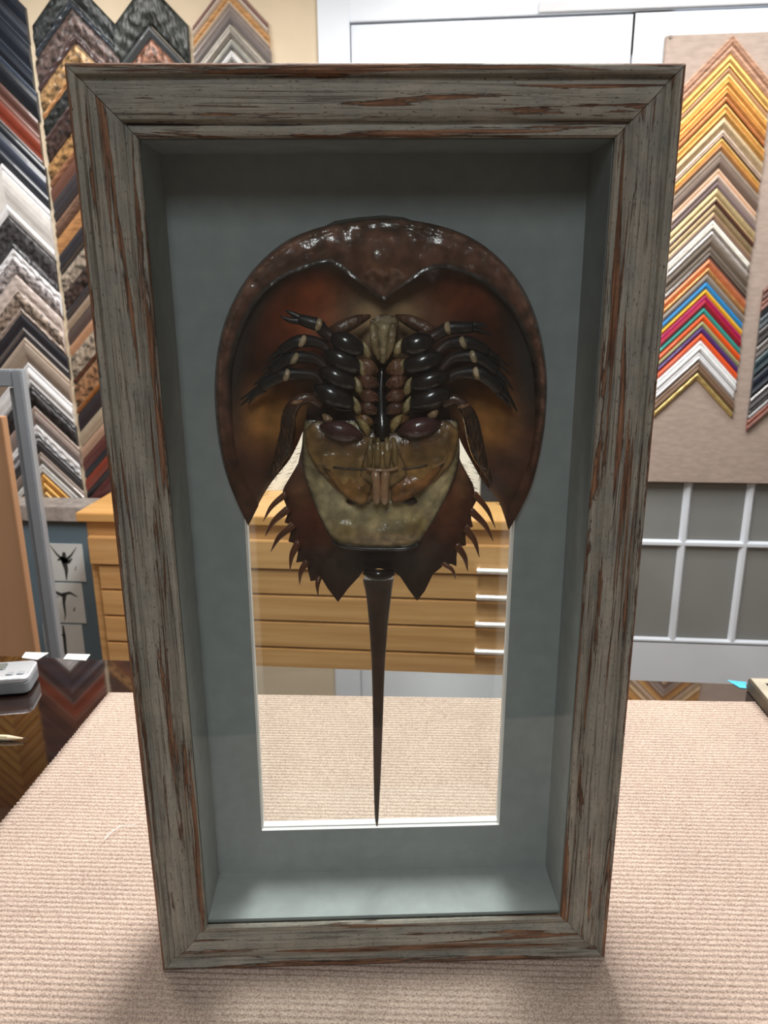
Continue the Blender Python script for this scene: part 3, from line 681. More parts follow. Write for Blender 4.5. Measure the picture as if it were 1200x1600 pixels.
def rail(kind, uo, label):
    n = 90; V = []; uv = []; F = []; wc = []
    wearp = [1, 1, 1, 1, .9, .6, .45, .3, .25, .25, .35, .45, .3, .35, .5, .45, .35, .5, .6, .6, .6, .3]+[.2]*10
    hor = kind in 'tb'
    Lh = W_/2 if hor else H_/2
    sc = FH/FWD if hor else 1.0
    arc = [0]
    for i in range(1, len(prof)): arc.append(arc[-1]+math.hypot(prof[i][0]-prof[i-1][0], min(prof[i][1]-prof[i-1][1], .01)))
    for k in range(n+1):
        s_ = -1+2*k/n
        for j, (v, y) in enumerate(prof):
            vv = v*sc if hor else v
            other = v if hor else v*FH/FWD
            along = s_*(Lh-other-.0003)
            wv = .00045*noise.noise(Vector((along*14, v*300+uo*7, uo))) if 2 < j < 20 else 0
            yy = y+wv
            if kind == 't': q = (along, yy, H_-vv)
            elif kind == 'b': q = (along, yy, vv+(Z0B if vv < .001 else 0)*0)
            elif kind == 'l': q = (-W_/2+v, yy, H_/2+along)
            else: q = (W_/2-v, yy, H_/2+along)
            q = (q[0], q[1], Z0B+(q[2])*(H_-Z0B)/H_ if True else q[2])
            V.append(FV(*q)); uv.append((along+uo, arc[j]+uo*.37)); g_ = int(255*wearp[j]); wc.append((g_, g_, g_))
    m_ = len(prof); 
    for k in range(n):
        for j in range(m_-1):
            f = (k*m_+j, (k+1)*m_+j, (k+1)*m_+j+1, k*m_+j+1)
            F.append(f if kind in 'br' else f[::-1])
        f = (k*m_+m_-1, (k+1)*m_+m_-1, (k+1)*m_, k*m_); F.append(f if kind in 'br' else f[::-1])
    F.append(tuple(range(m_))); F.append(tuple(range(n*m_, (n+1)*m_))[::-1])
    o = mesh('frame_rail', V, F, m_f, sb, smooth=True, sharp=38, uv=uv, col=wc)
    return o
for k_, u_ in (('t', 1.3), ('b', 4.1), ('l', 7.7), ('r', 11.9)): rail(k_, u_, None)
m_suede = mat('grey_suede_mat', (156, 164, 165), .95, var=.05, scale=60, bump=.25, bscale=900, spec=.15, dist=.0005)
m_core = mat('white_mat_core', (240, 240, 238), .8, var=.01)
xi = W_/2-FWD; zi0, zi1 = FH+.0005, H_-FH-.0005
t_ = .003
# four lining panels of the box walls
mesh('side_lining', *boxVF(-xi-t_, -xi, .0108, MATY, zi0-t_, zi1+t_, FM), m_suede, sb)
mesh('side_lining', *boxVF(xi, xi+t_, .0108, MATY, zi0-t_, zi1+t_, FM), m_suede, sb)
mesh('side_lining', *boxVF(-xi, xi, .0108, MATY, zi1, zi1+t_, FM), m_suede, sb)
mesh('side_lining', *boxVF(-xi, xi, .0108, MATY, zi0-t_, zi0, FM), m_suede, sb)
# mat board with the tall opening
win_px = [(409, 1298), (382.5, 812), (376, 770), (362, 690), (362, 600), (380, 520), (420, 450), (490, 400), (600, 385), (700, 400), (780, 460), (820, 540), (828, 620), (822, 700), (808, 780), (804, 812), (780, 1289)]
win = [P(x, y, 0) for x, y in win_px]
def holed(name, outer, hole, y0, y1, mats, parent, label=None):
    """a board with a hole; front mats[0], sides and back mats[1]"""
    no, nh = len(outer), len(hole)
    vs = [Vector((x, z)) for x, z in outer]+[Vector((x, z)) for x, z in hole]
    ed = [(i, (i+1) % no) for i in range(no)]+[(no+i, no+(i+1) % nh) for i in range(nh)]
    r_ = delaunay_2d_cdt(vs, ed, [], 0, 1e-7)
    v2 = r_[0]; F2 = []
    H = [(v.x, v.y) for v in vs[no:]]
    def inside(x, y):
        c = False; j = len(H)-1
        for i in range(len(H)):
            if (H[i][1] > y) != (H[j][1] > y) and x < (H[j][0]-H[i][0])*(y-H[i][1])/(H[j][1]-H[i][1])+H[i][0]: c = not c
            j = i
        return c
    for f in r_[2]:
        cx_ = sum(v2[i].x for i in f)/3; cy_ = sum(v2[i].y for i in f)/3
        if not inside(cx_, cy_): F2.append(list(f))
    n = len(v2); V = [FV(v.x, y0, v.y) for v in v2]+[FV(v.x, y1, v.y) for v in v2]
    F = []; fm = []
    bm = bmesh.new(); bv = [bm.verts.new(v) for v in V]; bm.verts.ensure_lookup_table()
    for f in F2:
        q = bm.faces.new([bv[i] for i in f]); q.material_index = 0
        q = bm.faces.new([bv[i+n] for i in f][::-1]); q.material_index = 1
    cnt = {}
    for f in F2:
        for i in range(3):
            e = tuple(sorted((f[i], f[(i+1) % 3]))); cnt[e] = cnt.get(e, 0)+1
    for (i, j), c in cnt.items():
        if c == 1: q = bm.faces.new([bv[i], bv[j], bv[j+n], bv[i+n]]); q.material_index = 1
    bmesh.ops.recalc_face_normals(bm, faces=bm.faces); bm.verts.index_update()
    F = [[v.index for v in f.verts] for f in bm.faces]; fm = [f.material_index for f in bm.faces]; bm.free()
    return mesh(name, V, F, mats, parent, fm=fm, label=label)
outer = [(-xi-.004, zi0-.004), (xi+.004, zi0-.004), (xi+.004, zi1+.004), (-xi-.004, zi1+.004)]
hole = [(p_.x, p_.z) for p_ in win]
holed('mat_board', outer, hole, MATY, MATY+.004, [m_suede, m_core], sb)
hc = Vector((sum(h[0] for h in hole)/len(hole), sum(h[1] for h in hole)/len(hole)))
hole2 = [(x+(-.0012 if x < hc.x else .0012)*-1, z+(.0011 if z < .2 else 0)) for x, z in hole]
holed('backing_board', outer, hole2, MATY+.0045, MATY+.012, [m_core, m_core], sb, 'white edged backing board')
# glass
m_g, nt, b = nt_mat('clear_glass'); N = nt.nodes; L = nt.links; N.remove(b)
fr = N.new('ShaderNodeFresnel'); ge_ = N.new('ShaderNodeNewGeometry'); mr = N.new('ShaderNodeMapRange')
mr.inputs['To Min'].default_value = 1.45; mr.inputs['To Max'].default_value = 1/1.45     # thin pane: same reflection on both faces
L.new(ge_.outputs['Backfacing'], mr.inputs['Value']); L.new(mr.outputs[0], fr.inputs[0])
tr = N.new('ShaderNodeBsdfTransparent'); tr.inputs[0].default_value = (.97, .985, .98, 1)
gs = N.new('ShaderNodeBsdfGlossy'); gs.inputs['Roughness'].default_value = .0
mxs = N.new('ShaderNodeMixShader'); L.new(fr.outputs[0], mxs.inputs[0]); L.new(tr.outputs[0], mxs.inputs[1]); L.new(gs.outputs[0], mxs.inputs[2])
L.new(mxs.outputs[0], N['Material Output'].inputs[0])
mesh('front_glass', *boxVF(-xi-.006, xi+.006, .0083, .0103, zi0-.006, zi1+.006, FM), m_g, sb)
mesh('back_glass', *boxVF(-xi-.006, xi+.006, .0955, .0975, zi0-.006, zi1+.006, FM), m_g, sb)
#CRAB
# ------------------------------------------------------------------ the horseshoe crab, underside to the viewer
crabM = FM @ Matrix.Translation((0, MATY, .30))
crab = empty('horseshoe_crab', 'glossy brown horseshoe crab specimen mounted underside out in the shadow box', 'horseshoe crab', M=crabM)
def crabmat(name, rough, bump, bscale, coat=.5, tint=(1, 1, 1), usecol=True, c=(50, 40, 34), var=.35, vs=60, dist=.0012, spec=.5):
    m, nt, b = nt_mat(name); N = nt.nodes; L = nt.links
    tc = N.new('ShaderNodeTexCoord')
    n1 = N.new('ShaderNodeTexNoise'); n1.inputs['Scale'].default_value = vs; n1.inputs['Detail'].default_value = 5; L.new(tc.outputs['Object'], n1.inputs['Vector'])
    r = N.new('ShaderNodeValToRGB'); r.color_ramp.elements[0].position = .3; r.color_ramp.elements[1].position = .7
    g_ = 1.35; r.color_ramp.elements[0].color = (g_*(1-var), g_*(1-var), g_*(1-var), 1); r.color_ramp.elements[1].color = (g_*(1+var*.6), g_*(1+var*.55), g_*(1+var*.5), 1)
    L.new(n1.outputs['Fac'], r.inputs[0])
    mx = N.new('ShaderNodeMix'); mx.data_type = 'RGBA'; mx.blend_type = 'MULTIPLY'; mx.inputs[0].default_value = 1
    if usecol:
        a = N.new('ShaderNodeAttribute'); a.attribute_name = 'col'; L.new(a.outputs['Color'], mx.inputs[6])
    else: mx.inputs[6].default_value = (*lin(c), 1)
    L.new(r.outputs[0], mx.inputs[7]); L.new(mx.outputs[2], b.inputs['Base Color'])
    b.inputs['Roughness'].default_value = rough; b.inputs['Coat Weight'].default_value = coat; b.inputs['Coat Roughness'].default_value = .07; b.inputs['Specular IOR Level'].default_value = spec
    n2 = N.new('ShaderNodeTexNoise'); n2.inputs['Scale'].default_value = bscale; n2.inputs['Detail'].default_value = 5; L.new(tc.outputs['Object'], n2.inputs['Vector'])
    bp = N.new('ShaderNodeBump'); bp.inputs['Strength'].default_value = bump; bp.inputs['Distance'].default_value = dist
    L.new(n2.outputs['Fac'], bp.inputs['Height']); L.new(bp.outputs[0], b.inputs['Normal']); L.new(bp.outputs[0], b.inputs['Coat Normal'])
    return m
m_shell = crabmat('shell_inside', .45, .35, 110, .22)
m_rim = crabmat('shell_rim', .30, .8, 60, .9, dist=.0022)
m_dull = crabmat('leg_dull', .42, .3, 150, .25, var=.3)
m_body = crabmat('soft_underside', .28, 1.0, 160, .9, dist=.003)
m_legm = crabmat('leg_black', .22, .12, 60, .7, usecol=True, var=.2)
m_plate = crabmat('belly_plate', .30, 1.0, 70, .9, dist=.0035, var=.45)
m_spine = crabmat('spine_brown', .3, .3, 150, .4)
m_tail = crabmat('tail_brown', .4, .8, 260, .3, dist=.0006)

def inpoly(X, Y, poly):
    c = np.zeros(X.shape, bool); n = len(poly); j = n-1
    for i in range(n):
        xi_, yi_ = poly[i]; xj, yj = poly[j]
        if yi_ != yj:
            k = ((yi_ > Y) != (yj > Y)) & (X < (xj-xi_)*(Y-yi_)/(yj-yi_)+xi_); c ^= k
        j = i
    return c
def pdist(X, Y, poly, closed=True):
    D = np.full(X.shape, 1e9); n = len(poly)
    for i in range(n if closed else n-1):
        ax, ay = poly[i]; bx, by = poly[(i+1) % n]
        dx_, dy_ = bx-ax, by-ay; l2 = dx_*dx_+dy_*dy_+1e-9
        t = np.clip(((X-ax)*dx_+(Y-ay)*dy_)/l2, 0, 1)
        D = np.minimum(D, np.hypot(X-ax-t*dx_, Y-ay-t*dy_))
    return D
def resample(poly, step, closed=True):
    out = []; n = len(poly)
    for i in range(n if closed else n-1):
        a = np.array(poly[i], float); b_ = np.array(poly[(i+1) % n], float)
        k = max(1, int(round(np.hypot(*(b_-a))/step)))
        for j in range(k): out.append(tuple(a+(b_-a)*j/k))
    if not closed: out.append(tuple(poly[-1]))
    return out
HREF = .016
def S2(x, a, b_): t = np.clip((x-a)/(b_-a), 0, 1); return t*t*(3-2*t)
def relief(name, poly, hf, thick, m, step=5, bstep=5, cf=None, sharp=55, kind=None, label=None, href=HREF, parent=None):
    """sheet with the outline poly, standing hf(x,y,d) in front of the mat, thick deep"""
    out = resample(poly, bstep); pa = out
    xs = [p[0] for p in out]; ys_ = [p[1] for p in out]
    gx, gy = [], []
    yv = min(ys_); row = 0
    while yv < max(ys_):
        xv = min(xs)+(row % 2)*step/2
        while xv < max(xs): gx.append(xv); gy.append(yv); xv += step
        yv += step*.866; row += 1
    gx = np.array(gx); gy = np.array(gy)
    k = inpoly(gx, gy, pa) & (pdist(gx, gy, pa) > step*.45)
    pts = out+list(zip(gx[k].tolist(), gy[k].tolist()))
    n0 = len(out)
    r_ = delaunay_2d_cdt([Vector(p) for p in pts], [], [list(range(n0))], 1, 1e-5)
    v2, tris = r_[0], r_[2]
    X = np.array([v.x for v in v2]); Y = np.array([v.y for v in v2])
    D = pdist(X, Y, pa)
    Hh = hf(X, Y, D)
    th = thick(X, Y, D) if callable(thick) else np.full(X.shape, thick)
    V = []
    for x, y, h in zip(X, Y, Hh):
        p = P(x, y, href); V.append(FM @ Vector((p.x, MATY-h, p.z)))
    n = len(V)
    for x, y, h, t in zip(X, Y, Hh, th):
        p = P(x, y, href); V.append(FM @ Vector((p.x, MATY-h+t, p.z)))
    F = []; cnt = {}
    # orientation: make front faces look at the viewer
    for f in tris:
        a, b_, c = [v2[i] for i in f[:3]]
        s_ = (b_.x-a.x)*(c.y-a.y)-(b_.y-a.y)*(c.x-a.x)
        f = list(f) if s_ < 0 else list(f)[::-1]
        F.append(f); F.append([i+n for i in f][::-1])
        for i in range(len(f)):
            e = (f[i], f[(i+1) % len(f)]); cnt[e] = 1
    for (i, j) in list(cnt):
        if (j, i) not in cnt: F.append([j, i, i+n, j+n])
    col = None
    if cf is not None:
        cc = cf(X, Y, D); col = [tuple(c) for c in cc]+[tuple(c) for c in cc]
    return mesh(name, V, F, m, parent or crab, smooth=True, sharp=sharp, col=col, label=label)
def nzf(X, Y, s, seed=0, octv=2):
    return np.array([sum(noise.noise(Vector((x/s*2**o, y/s*2**o, seed+o*7)))/1.8**o for o in range(octv)) for x, y in zip(X, Y)])
def gau(X, Y, cx_, cy_, sx, sy=None): sy = sy or sx; return np.exp(-((X-cx_)/sx)**2-((Y-cy_)/sy)**2)
def blend(c, w_, t):
    w_ = np.clip(w_, 0, 1)[:, None]; return c*(1-w_)+np.array(t, float)*w_
def crv(pts, k=6): return [tuple(p) for p in spline(pts, k)]
# outline of the head shield
outer_l = crv([(388, 822), (375, 796), (358, 755), (346, 715), (338, 665), (335, 610), (338, 560), (347, 515), (362, 475), (383, 438), (412, 404), (448, 376), (490, 358), (540, 347), (598, 341),
               (655, 346), (705, 358), (748, 378), (785, 408), (815, 446), (836, 490), (849, 540), (855, 595), (853, 650), (846, 700), (833, 752), (815, 793), (795, 829)], 5)
inner_h = crv([(795, 829), (788, 806), (778, 782), (757, 756), (741, 728), (726, 700), (716, 672)], 4)+crv([(700, 655), (600, 640), (490, 655)], 3)+crv([(471, 680), (461, 704), (448, 727), (424, 755), (406, 784), (388, 822)], 4)[:-1]
shield = outer_l[:-1]+inner_h
Kc = 1.25
def hs(X, Y, D):
    d = pdist(X, Y, outer_l, False)
    dpt = S2(d, 20, 130)*.022*S2(Y, 860, 690)
    h = .0150-dpt
    h += .014*gau(X, Y, 598, 560, 95, 130)+.004*gau(X, Y, 598, 470, 60, 30)
    h += .0007*nzf(X, Y, 60, 1)
    return h
def cs(X, Y, D):
    c = np.tile(np.array([66, 38, 30], float), (len(X), 1)); d = pdist(X, Y, outer_l, False)
    c = blend(c, gau(X, Y, 480, 500, 62, 66)*1.1, (150, 74, 42))
    c = blend(c, gau(X, Y, 500, 460, 46, 40)*.8, (146, 72, 40))
    c = blend(c, gau(X, Y, 715, 470, 85, 44)*.9, (122, 64, 42))
    c = blend(c, gau(X, Y, 428, 655, 58, 52)*1.2, (176, 122, 66))
    c = blend(c, gau(X, Y, 765, 655, 46, 60)*1.2, (168, 114, 60))
    c = blend(c, gau(X, Y, 600, 500, 66, 66)*1.4, (146, 118, 86))
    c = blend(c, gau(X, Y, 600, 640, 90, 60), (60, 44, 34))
    c = blend(c, (1-S2(d, 26, 62))*S2(Y, 700, 560), (34, 30, 29))  # shadow under the rim's inner ledge, painted into the shield colour
    c = blend(c, S2(Y, 690, 760)*.8, (72, 42, 28))
    k = pdist(X, Y, inner_h[:24]+inner_h[-24:], False)
    c = blend(c, (1-S2(D, 0, 9))*S2(Y, 690, 740)*.7*(d > 15), (134, 98, 62))
    n_ = nzf(X, Y, 40, 5)[:, None]
    return np.clip(c*(1+.18*n_), 0, 255)
relief('head_shield', shield, hs, .0016, m_shell, 6, 5, cs, 60)
# folded front rim with its wedge
inner_d = crv([(404, 790), (380, 745), (368, 700), (363, 650), (362, 600), (366, 560), (377, 520), (393, 486), (415, 456), (444, 434), (480, 420), (505, 413), (524, 416), (546, 431), (570, 448), (598, 469),
               (618, 455), (640, 440), (662, 426), (684, 419), (712, 424), (744, 437), (775, 460), (800, 490), (820, 528), (832, 570), (836, 620), (835, 670), (828, 716), (812, 758), (794, 795)], 5)
rim = outer_l+inner_d[::-1]
def hr(X, Y, D):
    do = pdist(X, Y, outer_l, False); di = pdist(X, Y, inner_d, False)
    t = do/(do+di+1e-6)
    h = .0158+.0046*np.sin(np.pi*np.clip(t, 0, 1)**.8)*S2(do+di, 4, 24)
    h += .0014*np.exp(-((do-9)/2.2)**2)-.0009*np.exp(-((do-14)/2.2)**2)
    h += .010*gau(X, Y, 597, 415, 62, 36)+.0030*np.exp(-(di/3.5)**2)*S2(Y, 640, 480)
    h += .0040*gau(X, Y, 590, 392, 34, 26)-.0018*gau(X, Y, 548, 400, 9, 26)-.0018*gau(X, Y, 640, 398, 9, 22)+.0008*np.exp(-((do-30)/3)**2)*(Y < 470)
    tail = S2(Y, 690, 790); h = h*(1-tail)+.0156*tail
    h += .0009*nzf(X, Y, 16, 3)*S2(D, 2, 12)+.0018*nzf(X, Y, 38, 9, 1)*gau(X, Y, 600, 400, 130, 60)
    return h
def cr(X, Y, D):
    do = pdist(X, Y, outer_l, False); di = pdist(X, Y, inner_d, False)
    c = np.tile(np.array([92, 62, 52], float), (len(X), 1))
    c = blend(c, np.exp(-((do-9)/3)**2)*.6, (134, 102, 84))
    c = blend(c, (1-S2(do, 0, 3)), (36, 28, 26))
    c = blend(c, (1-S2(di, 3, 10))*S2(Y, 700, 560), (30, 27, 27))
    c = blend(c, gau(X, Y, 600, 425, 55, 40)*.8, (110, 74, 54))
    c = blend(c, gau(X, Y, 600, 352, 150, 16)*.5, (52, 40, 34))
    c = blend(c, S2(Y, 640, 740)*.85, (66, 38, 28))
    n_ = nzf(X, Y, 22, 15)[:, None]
    return np.clip(c*(1+.35*n_), 0, 255)
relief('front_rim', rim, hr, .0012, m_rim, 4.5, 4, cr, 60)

relief('dark_patch', [(488, 366), (505, 352), (522, 343), (560, 337), (600, 334), (632, 337), (660, 348), (690, 360), (600, 372)], lambda X, Y, D: .004+.004*S2(D, 0, 12), .0035, m_dull, 6, 5, lambda X, Y, D: np.tile(np.array([58, 60, 58], float), (len(X), 1)), 60, label='dark grey patch above the shell rim')  # thin dark grey sheet added just in front of the mat, above the rim
# abdomen shield with toothed edge
abd = [(478, 640), (470, 703), (465, 726), (452, 748), (442.5, 764), (440, 775), (446, 790), (449, 803), (444, 818), (455, 822), (453, 836), (450, 848), (464, 852), (465, 866), (462, 881), (478, 879), (481, 894), (485, 910), (503, 907), (512, 922), (528, 943), (542, 924), (561, 903),
       (567, 893), (592, 888), (614, 893), (625, 902), (638, 922), (652, 941), (664, 926), (671, 912), (677, 899), (696, 884), (705, 883), (714, 887), (714, 872), (716, 856), (729, 854), (728, 840), (729, 828), (740, 825), (737, 812), (737, 800), (746, 783), (740, 758), (730, 740), (721, 723), (711, 690), (705, 640)]
def ha(X, Y, D):
    h = .013+.008*S2(D, 0, 70)-.010*S2(Y, 740, 660)
    h += .003*gau(X, Y, 592, 885, 40, 20)
    return h+.0006*nzf(X, Y, 25, 4)
def ca(X, Y, D):
    c = np.tile(np.array([66, 36, 26], float), (len(X), 1))
    c = blend(c, gau(X, Y, 492, 812, 26, 40)*.8, (104, 50, 30)); c = blend(c, gau(X, Y, 697, 790, 24, 40)*.9, (112, 64, 40))
    c = blend(c, gau(X, Y, 468, 760, 22, 34)*.7, (122, 84, 56)); c = blend(c, gau(X, Y, 722, 752, 18, 34)*.8, (132, 92, 60))
    c = blend(c, S2(Y, 840, 880)*.7, (46, 32, 28)); c = blend(c, gau(X, Y, 592, 880, 70, 28), (28, 24, 24))
    return np.clip(c*(1+.2*nzf(X, Y, 20, 8)[:, None]), 0, 255)
relief('abdomen_shield', abd, ha, .002, m_shell, 5.5, 5, ca, 50)
# soft belly plate
belly = crv([(476, 655), (473, 690), (474, 728), (486, 770), (500, 806), (517, 836), (534, 848), (566, 852), (600, 853), (634, 851), (653, 845), (668, 824), (684, 798), (700, 766), (711, 738), (717, 706), (714, 655)], 4)
def hb(X, Y, D):
    h = .022+.0075*S2(D, 0, 26)-.004*gau(X, Y, 596, 780, 95, 40)
    h += .0016*np.exp(-((D-7)/3)**2)-.0022*gau(X, Y, 545, 806, 14, 8)-.0022*gau(X, Y, 655, 800, 14, 10)+.0014*nzf(X, Y, 12, 77)*gau(X, Y, 596, 775, 80, 30)
    return h+.0013*nzf(X, Y, 24, 2)*S2(D, 3, 14)
def cb_(X, Y, D):
    c = np.tile(np.array([160, 146, 110], float), (len(X), 1))
    c = blend(c, gau(X, Y, 530, 770, 34, 44)*.8, (184, 172, 138)); c = blend(c, gau(X, Y, 668, 770, 30, 44)*.7, (178, 164, 126))
    c = blend(c, gau(X, Y, 597, 836, 70, 16)*.9, (148, 124, 94)); c = blend(c, gau(X, Y, 650, 820, 24, 20)*.7, (110, 92, 50))
    c = blend(c, gau(X, Y, 540, 830, 20, 20)*.7, (112, 94, 52))
    c = blend(c, 1-S2(D, 0, 5), (40, 30, 24)); c = blend(c, gau(X, Y, 596, 700, 50, 60)*.7, (96, 76, 46))
    return np.clip(c*(1+.28*nzf(X, Y, 18, 6)[:, None]), 0, 255)
relief('belly', belly, hb, .006, m_plate, 4.5, 4, cb_, 60)
lip = crv([(520, 846), (534, 853), (566, 857), (600, 858), (634, 857), (656, 849)], 4)
V, F = tubeVF([FM @ P(x, y, .0245) for x, y in lip], [.0016]*len(lip), 8, ref=(0, 1, 0))
mesh('rear_lip', V, F, m_legm, crab, smooth=True, col=[(26, 22, 22)]*len(V))
# legs --------------------------------------------------------------
def limb(name, pts, col, m=m_legm, parent=None, n=12, flat=.8, k=5, label=None, cf=None):
    """pts: (x, y, h, r_px)"""
    s_ = spline(pts, k)
    V, F = tubeVF([FM @ P(p[0], p[1], p[2]) for p in s_], [max(p[3], .25)*.00052 for p in s_], n, flat, ref=(0, 1, 0))
    cc = []
    for i, p in enumerate(s_):
        c = cf(i/(len(s_)-1)) if cf else col
        cc += [c]*n
    return mesh(name, V, F, m, parent or crab, smooth=True, col=cc, label=label)
BK = (28, 26, 29); DB = (58, 38, 34)
def ovoid(x, y, L, r, ang, h, name, col, m=m_legm, parent=None, pw=.62, label=None):
    """swollen leg segment: long ovoid along ang (deg, image plane)"""
    a = R(ang); pts = []
    for i in range(11):
        t = -1+i/5; rr = r*max(.12, (1-abs(t)**2.4))**pw
        pts.append((x+math.cos(a)*t*L/2, y+math.sin(a)*t*L/2, h-.003*t*t, rr))
    V, F = tubeVF([FM @ P(p[0], p[1], p[2]) for p in pts], [p[3]*.00052 for p in pts], 16, .85, ref=(0, 1, 0))
    return mesh(name, V, F, m, parent or crab, smooth=True, col=[col]*len(V), label=label)
# gill covers
def gill(name, poly, h0, dh, colr, nseed, label=None, edge=(70, 50, 30), m=m_plate, step=4.5, amp=.0012, th=.003):
    pl = crv(poly+[poly[0]], 3)[:-1]
    def hg(X, Y, D): return h0+dh*S2(D, 0, 20)+amp*nzf(X, Y, 18, nseed)*S2(D, 2, 10)
    def cg(X, Y, D):
        c = np.tile(np.array(colr, float), (len(X), 1)); c = blend(c, 1-S2(D, 0, 4), edge)
        if name == 'gill_cover': c = blend(c, (gau(X, Y, 533, 678, 42, 24)+gau(X, Y, 655, 674, 42, 24))*.8, (66, 46, 38)); c = blend(c, S2(Y, 740, 752)*.6, (158, 108, 58))  # shade under the coxae is painted into the gill cover colour
        return np.clip(c*(1+.25*nzf(X, Y, 16, nseed+3)[:, None]), 0, 255)
    return relief(name, pl, hg, th, m, step, 4, cg, 70, label=label)
gill('gill_cover', [(478, 668), (500, 652), (560, 668), (592, 676), (594, 730), (585, 748), (580, 772), (560, 775), (535, 764), (512, 742), (494, 722), (481, 695)], .0315, .004, (142, 112, 68), 3)
gill('gill_cover', [(713, 668), (690, 652), (630, 668), (598, 676), (597, 730), (606, 748), (614, 772), (632, 773), (656, 760), (682, 740), (700, 720), (711, 692)], .0315, .004, (146, 112, 66), 13)
gill('gill_plate', [(505, 722), (540, 732), (572, 735), (580, 752), (570, 778), (552, 775), (530, 757)], .0345, .002, (138, 100, 56), 23)
gill('gill_plate', [(692, 716), (660, 726), (618, 735), (610, 752), (612, 776), (636, 771), (664, 752)], .0345, .002, (136, 92, 50), 33)
gill('genital_plate', [(562, 734), (568, 706), (578, 686), (597, 682), (616, 686), (626, 706), (634, 733), (612, 750), (597, 754), (582, 750)], .036, .002, (140, 112, 72), 43, amp=.0012)
for rx_, rr_ in ((578, 4.5), (590, 5), (605, 5.5), (617, 4.5)):
    pts = spline([(rx_+(rx_-597)*-.15, 684, .036, rr_*.5), (rx_, 700, .0395, rr_), (rx_, 718, .040, rr_), (rx_+(rx_-597)*.1, 732, .038, rr_*.7)], 5)
    V, F = tubeVF([FM @ P(p[0], p[1], p[2]) for p in pts], [p[3]*.00052 for p in pts], 10, ref=(0, 1, 0))
    mesh('genital_ridge', V, F, m_plate, crab, smooth=True, col=[(128, 106, 68)]*len(V))
for hx_ in (556, 637):
    ovoid(hx_, 781, 30, 7, -12 if hx_ < 597 else 12, .0285, 'gill_pocket', (40, 24, 20), m=m_dull)
V, F = tubeVF([FM @ P(x, y, .0365) for x, y in crv([(520, 730), (556, 733), (597, 734), (640, 732), (668, 727)], 4)], [.0007]*17, 6, ref=(0, 1, 0))
mesh('gill_seam', V, F, m_dull, crab, smooth=True, col=[(52, 34, 24)]*len(V))
for sx, c_x in ((-1, 588), (1, 601)):
    pts = spline([(c_x+sx*2, 736, .0405), (c_x, 752, .0425), (c_x-sx*.5, 770, .0415), (c_x, 788, .038)], 4)
    V, F = tubeVF([FM @ P(x, y, h) for x, y, h in pts], [.0030, .0034, .0036, .0036, .0033, .0032, .0032, .0033, .0036, .0037, .0034, .0028, .0012][:len(pts)], 10, ref=(0, 1, 0))
    mesh('genital_lobe', V, F, m_plate, crab, smooth=True, col=[(164, 128, 98)]*len(V))
V, F = tubeVF([FM @ P(x, y, .0425) for x, y in crv([(572, 732), (590, 735), (612, 734), (622, 730)], 3)], [.0012]*10, 8, ref=(0, 1, 0))
mesh('gill_fold', V, F, m_plate, crab, smooth=True, col=[(150, 116, 84)]*len(V))

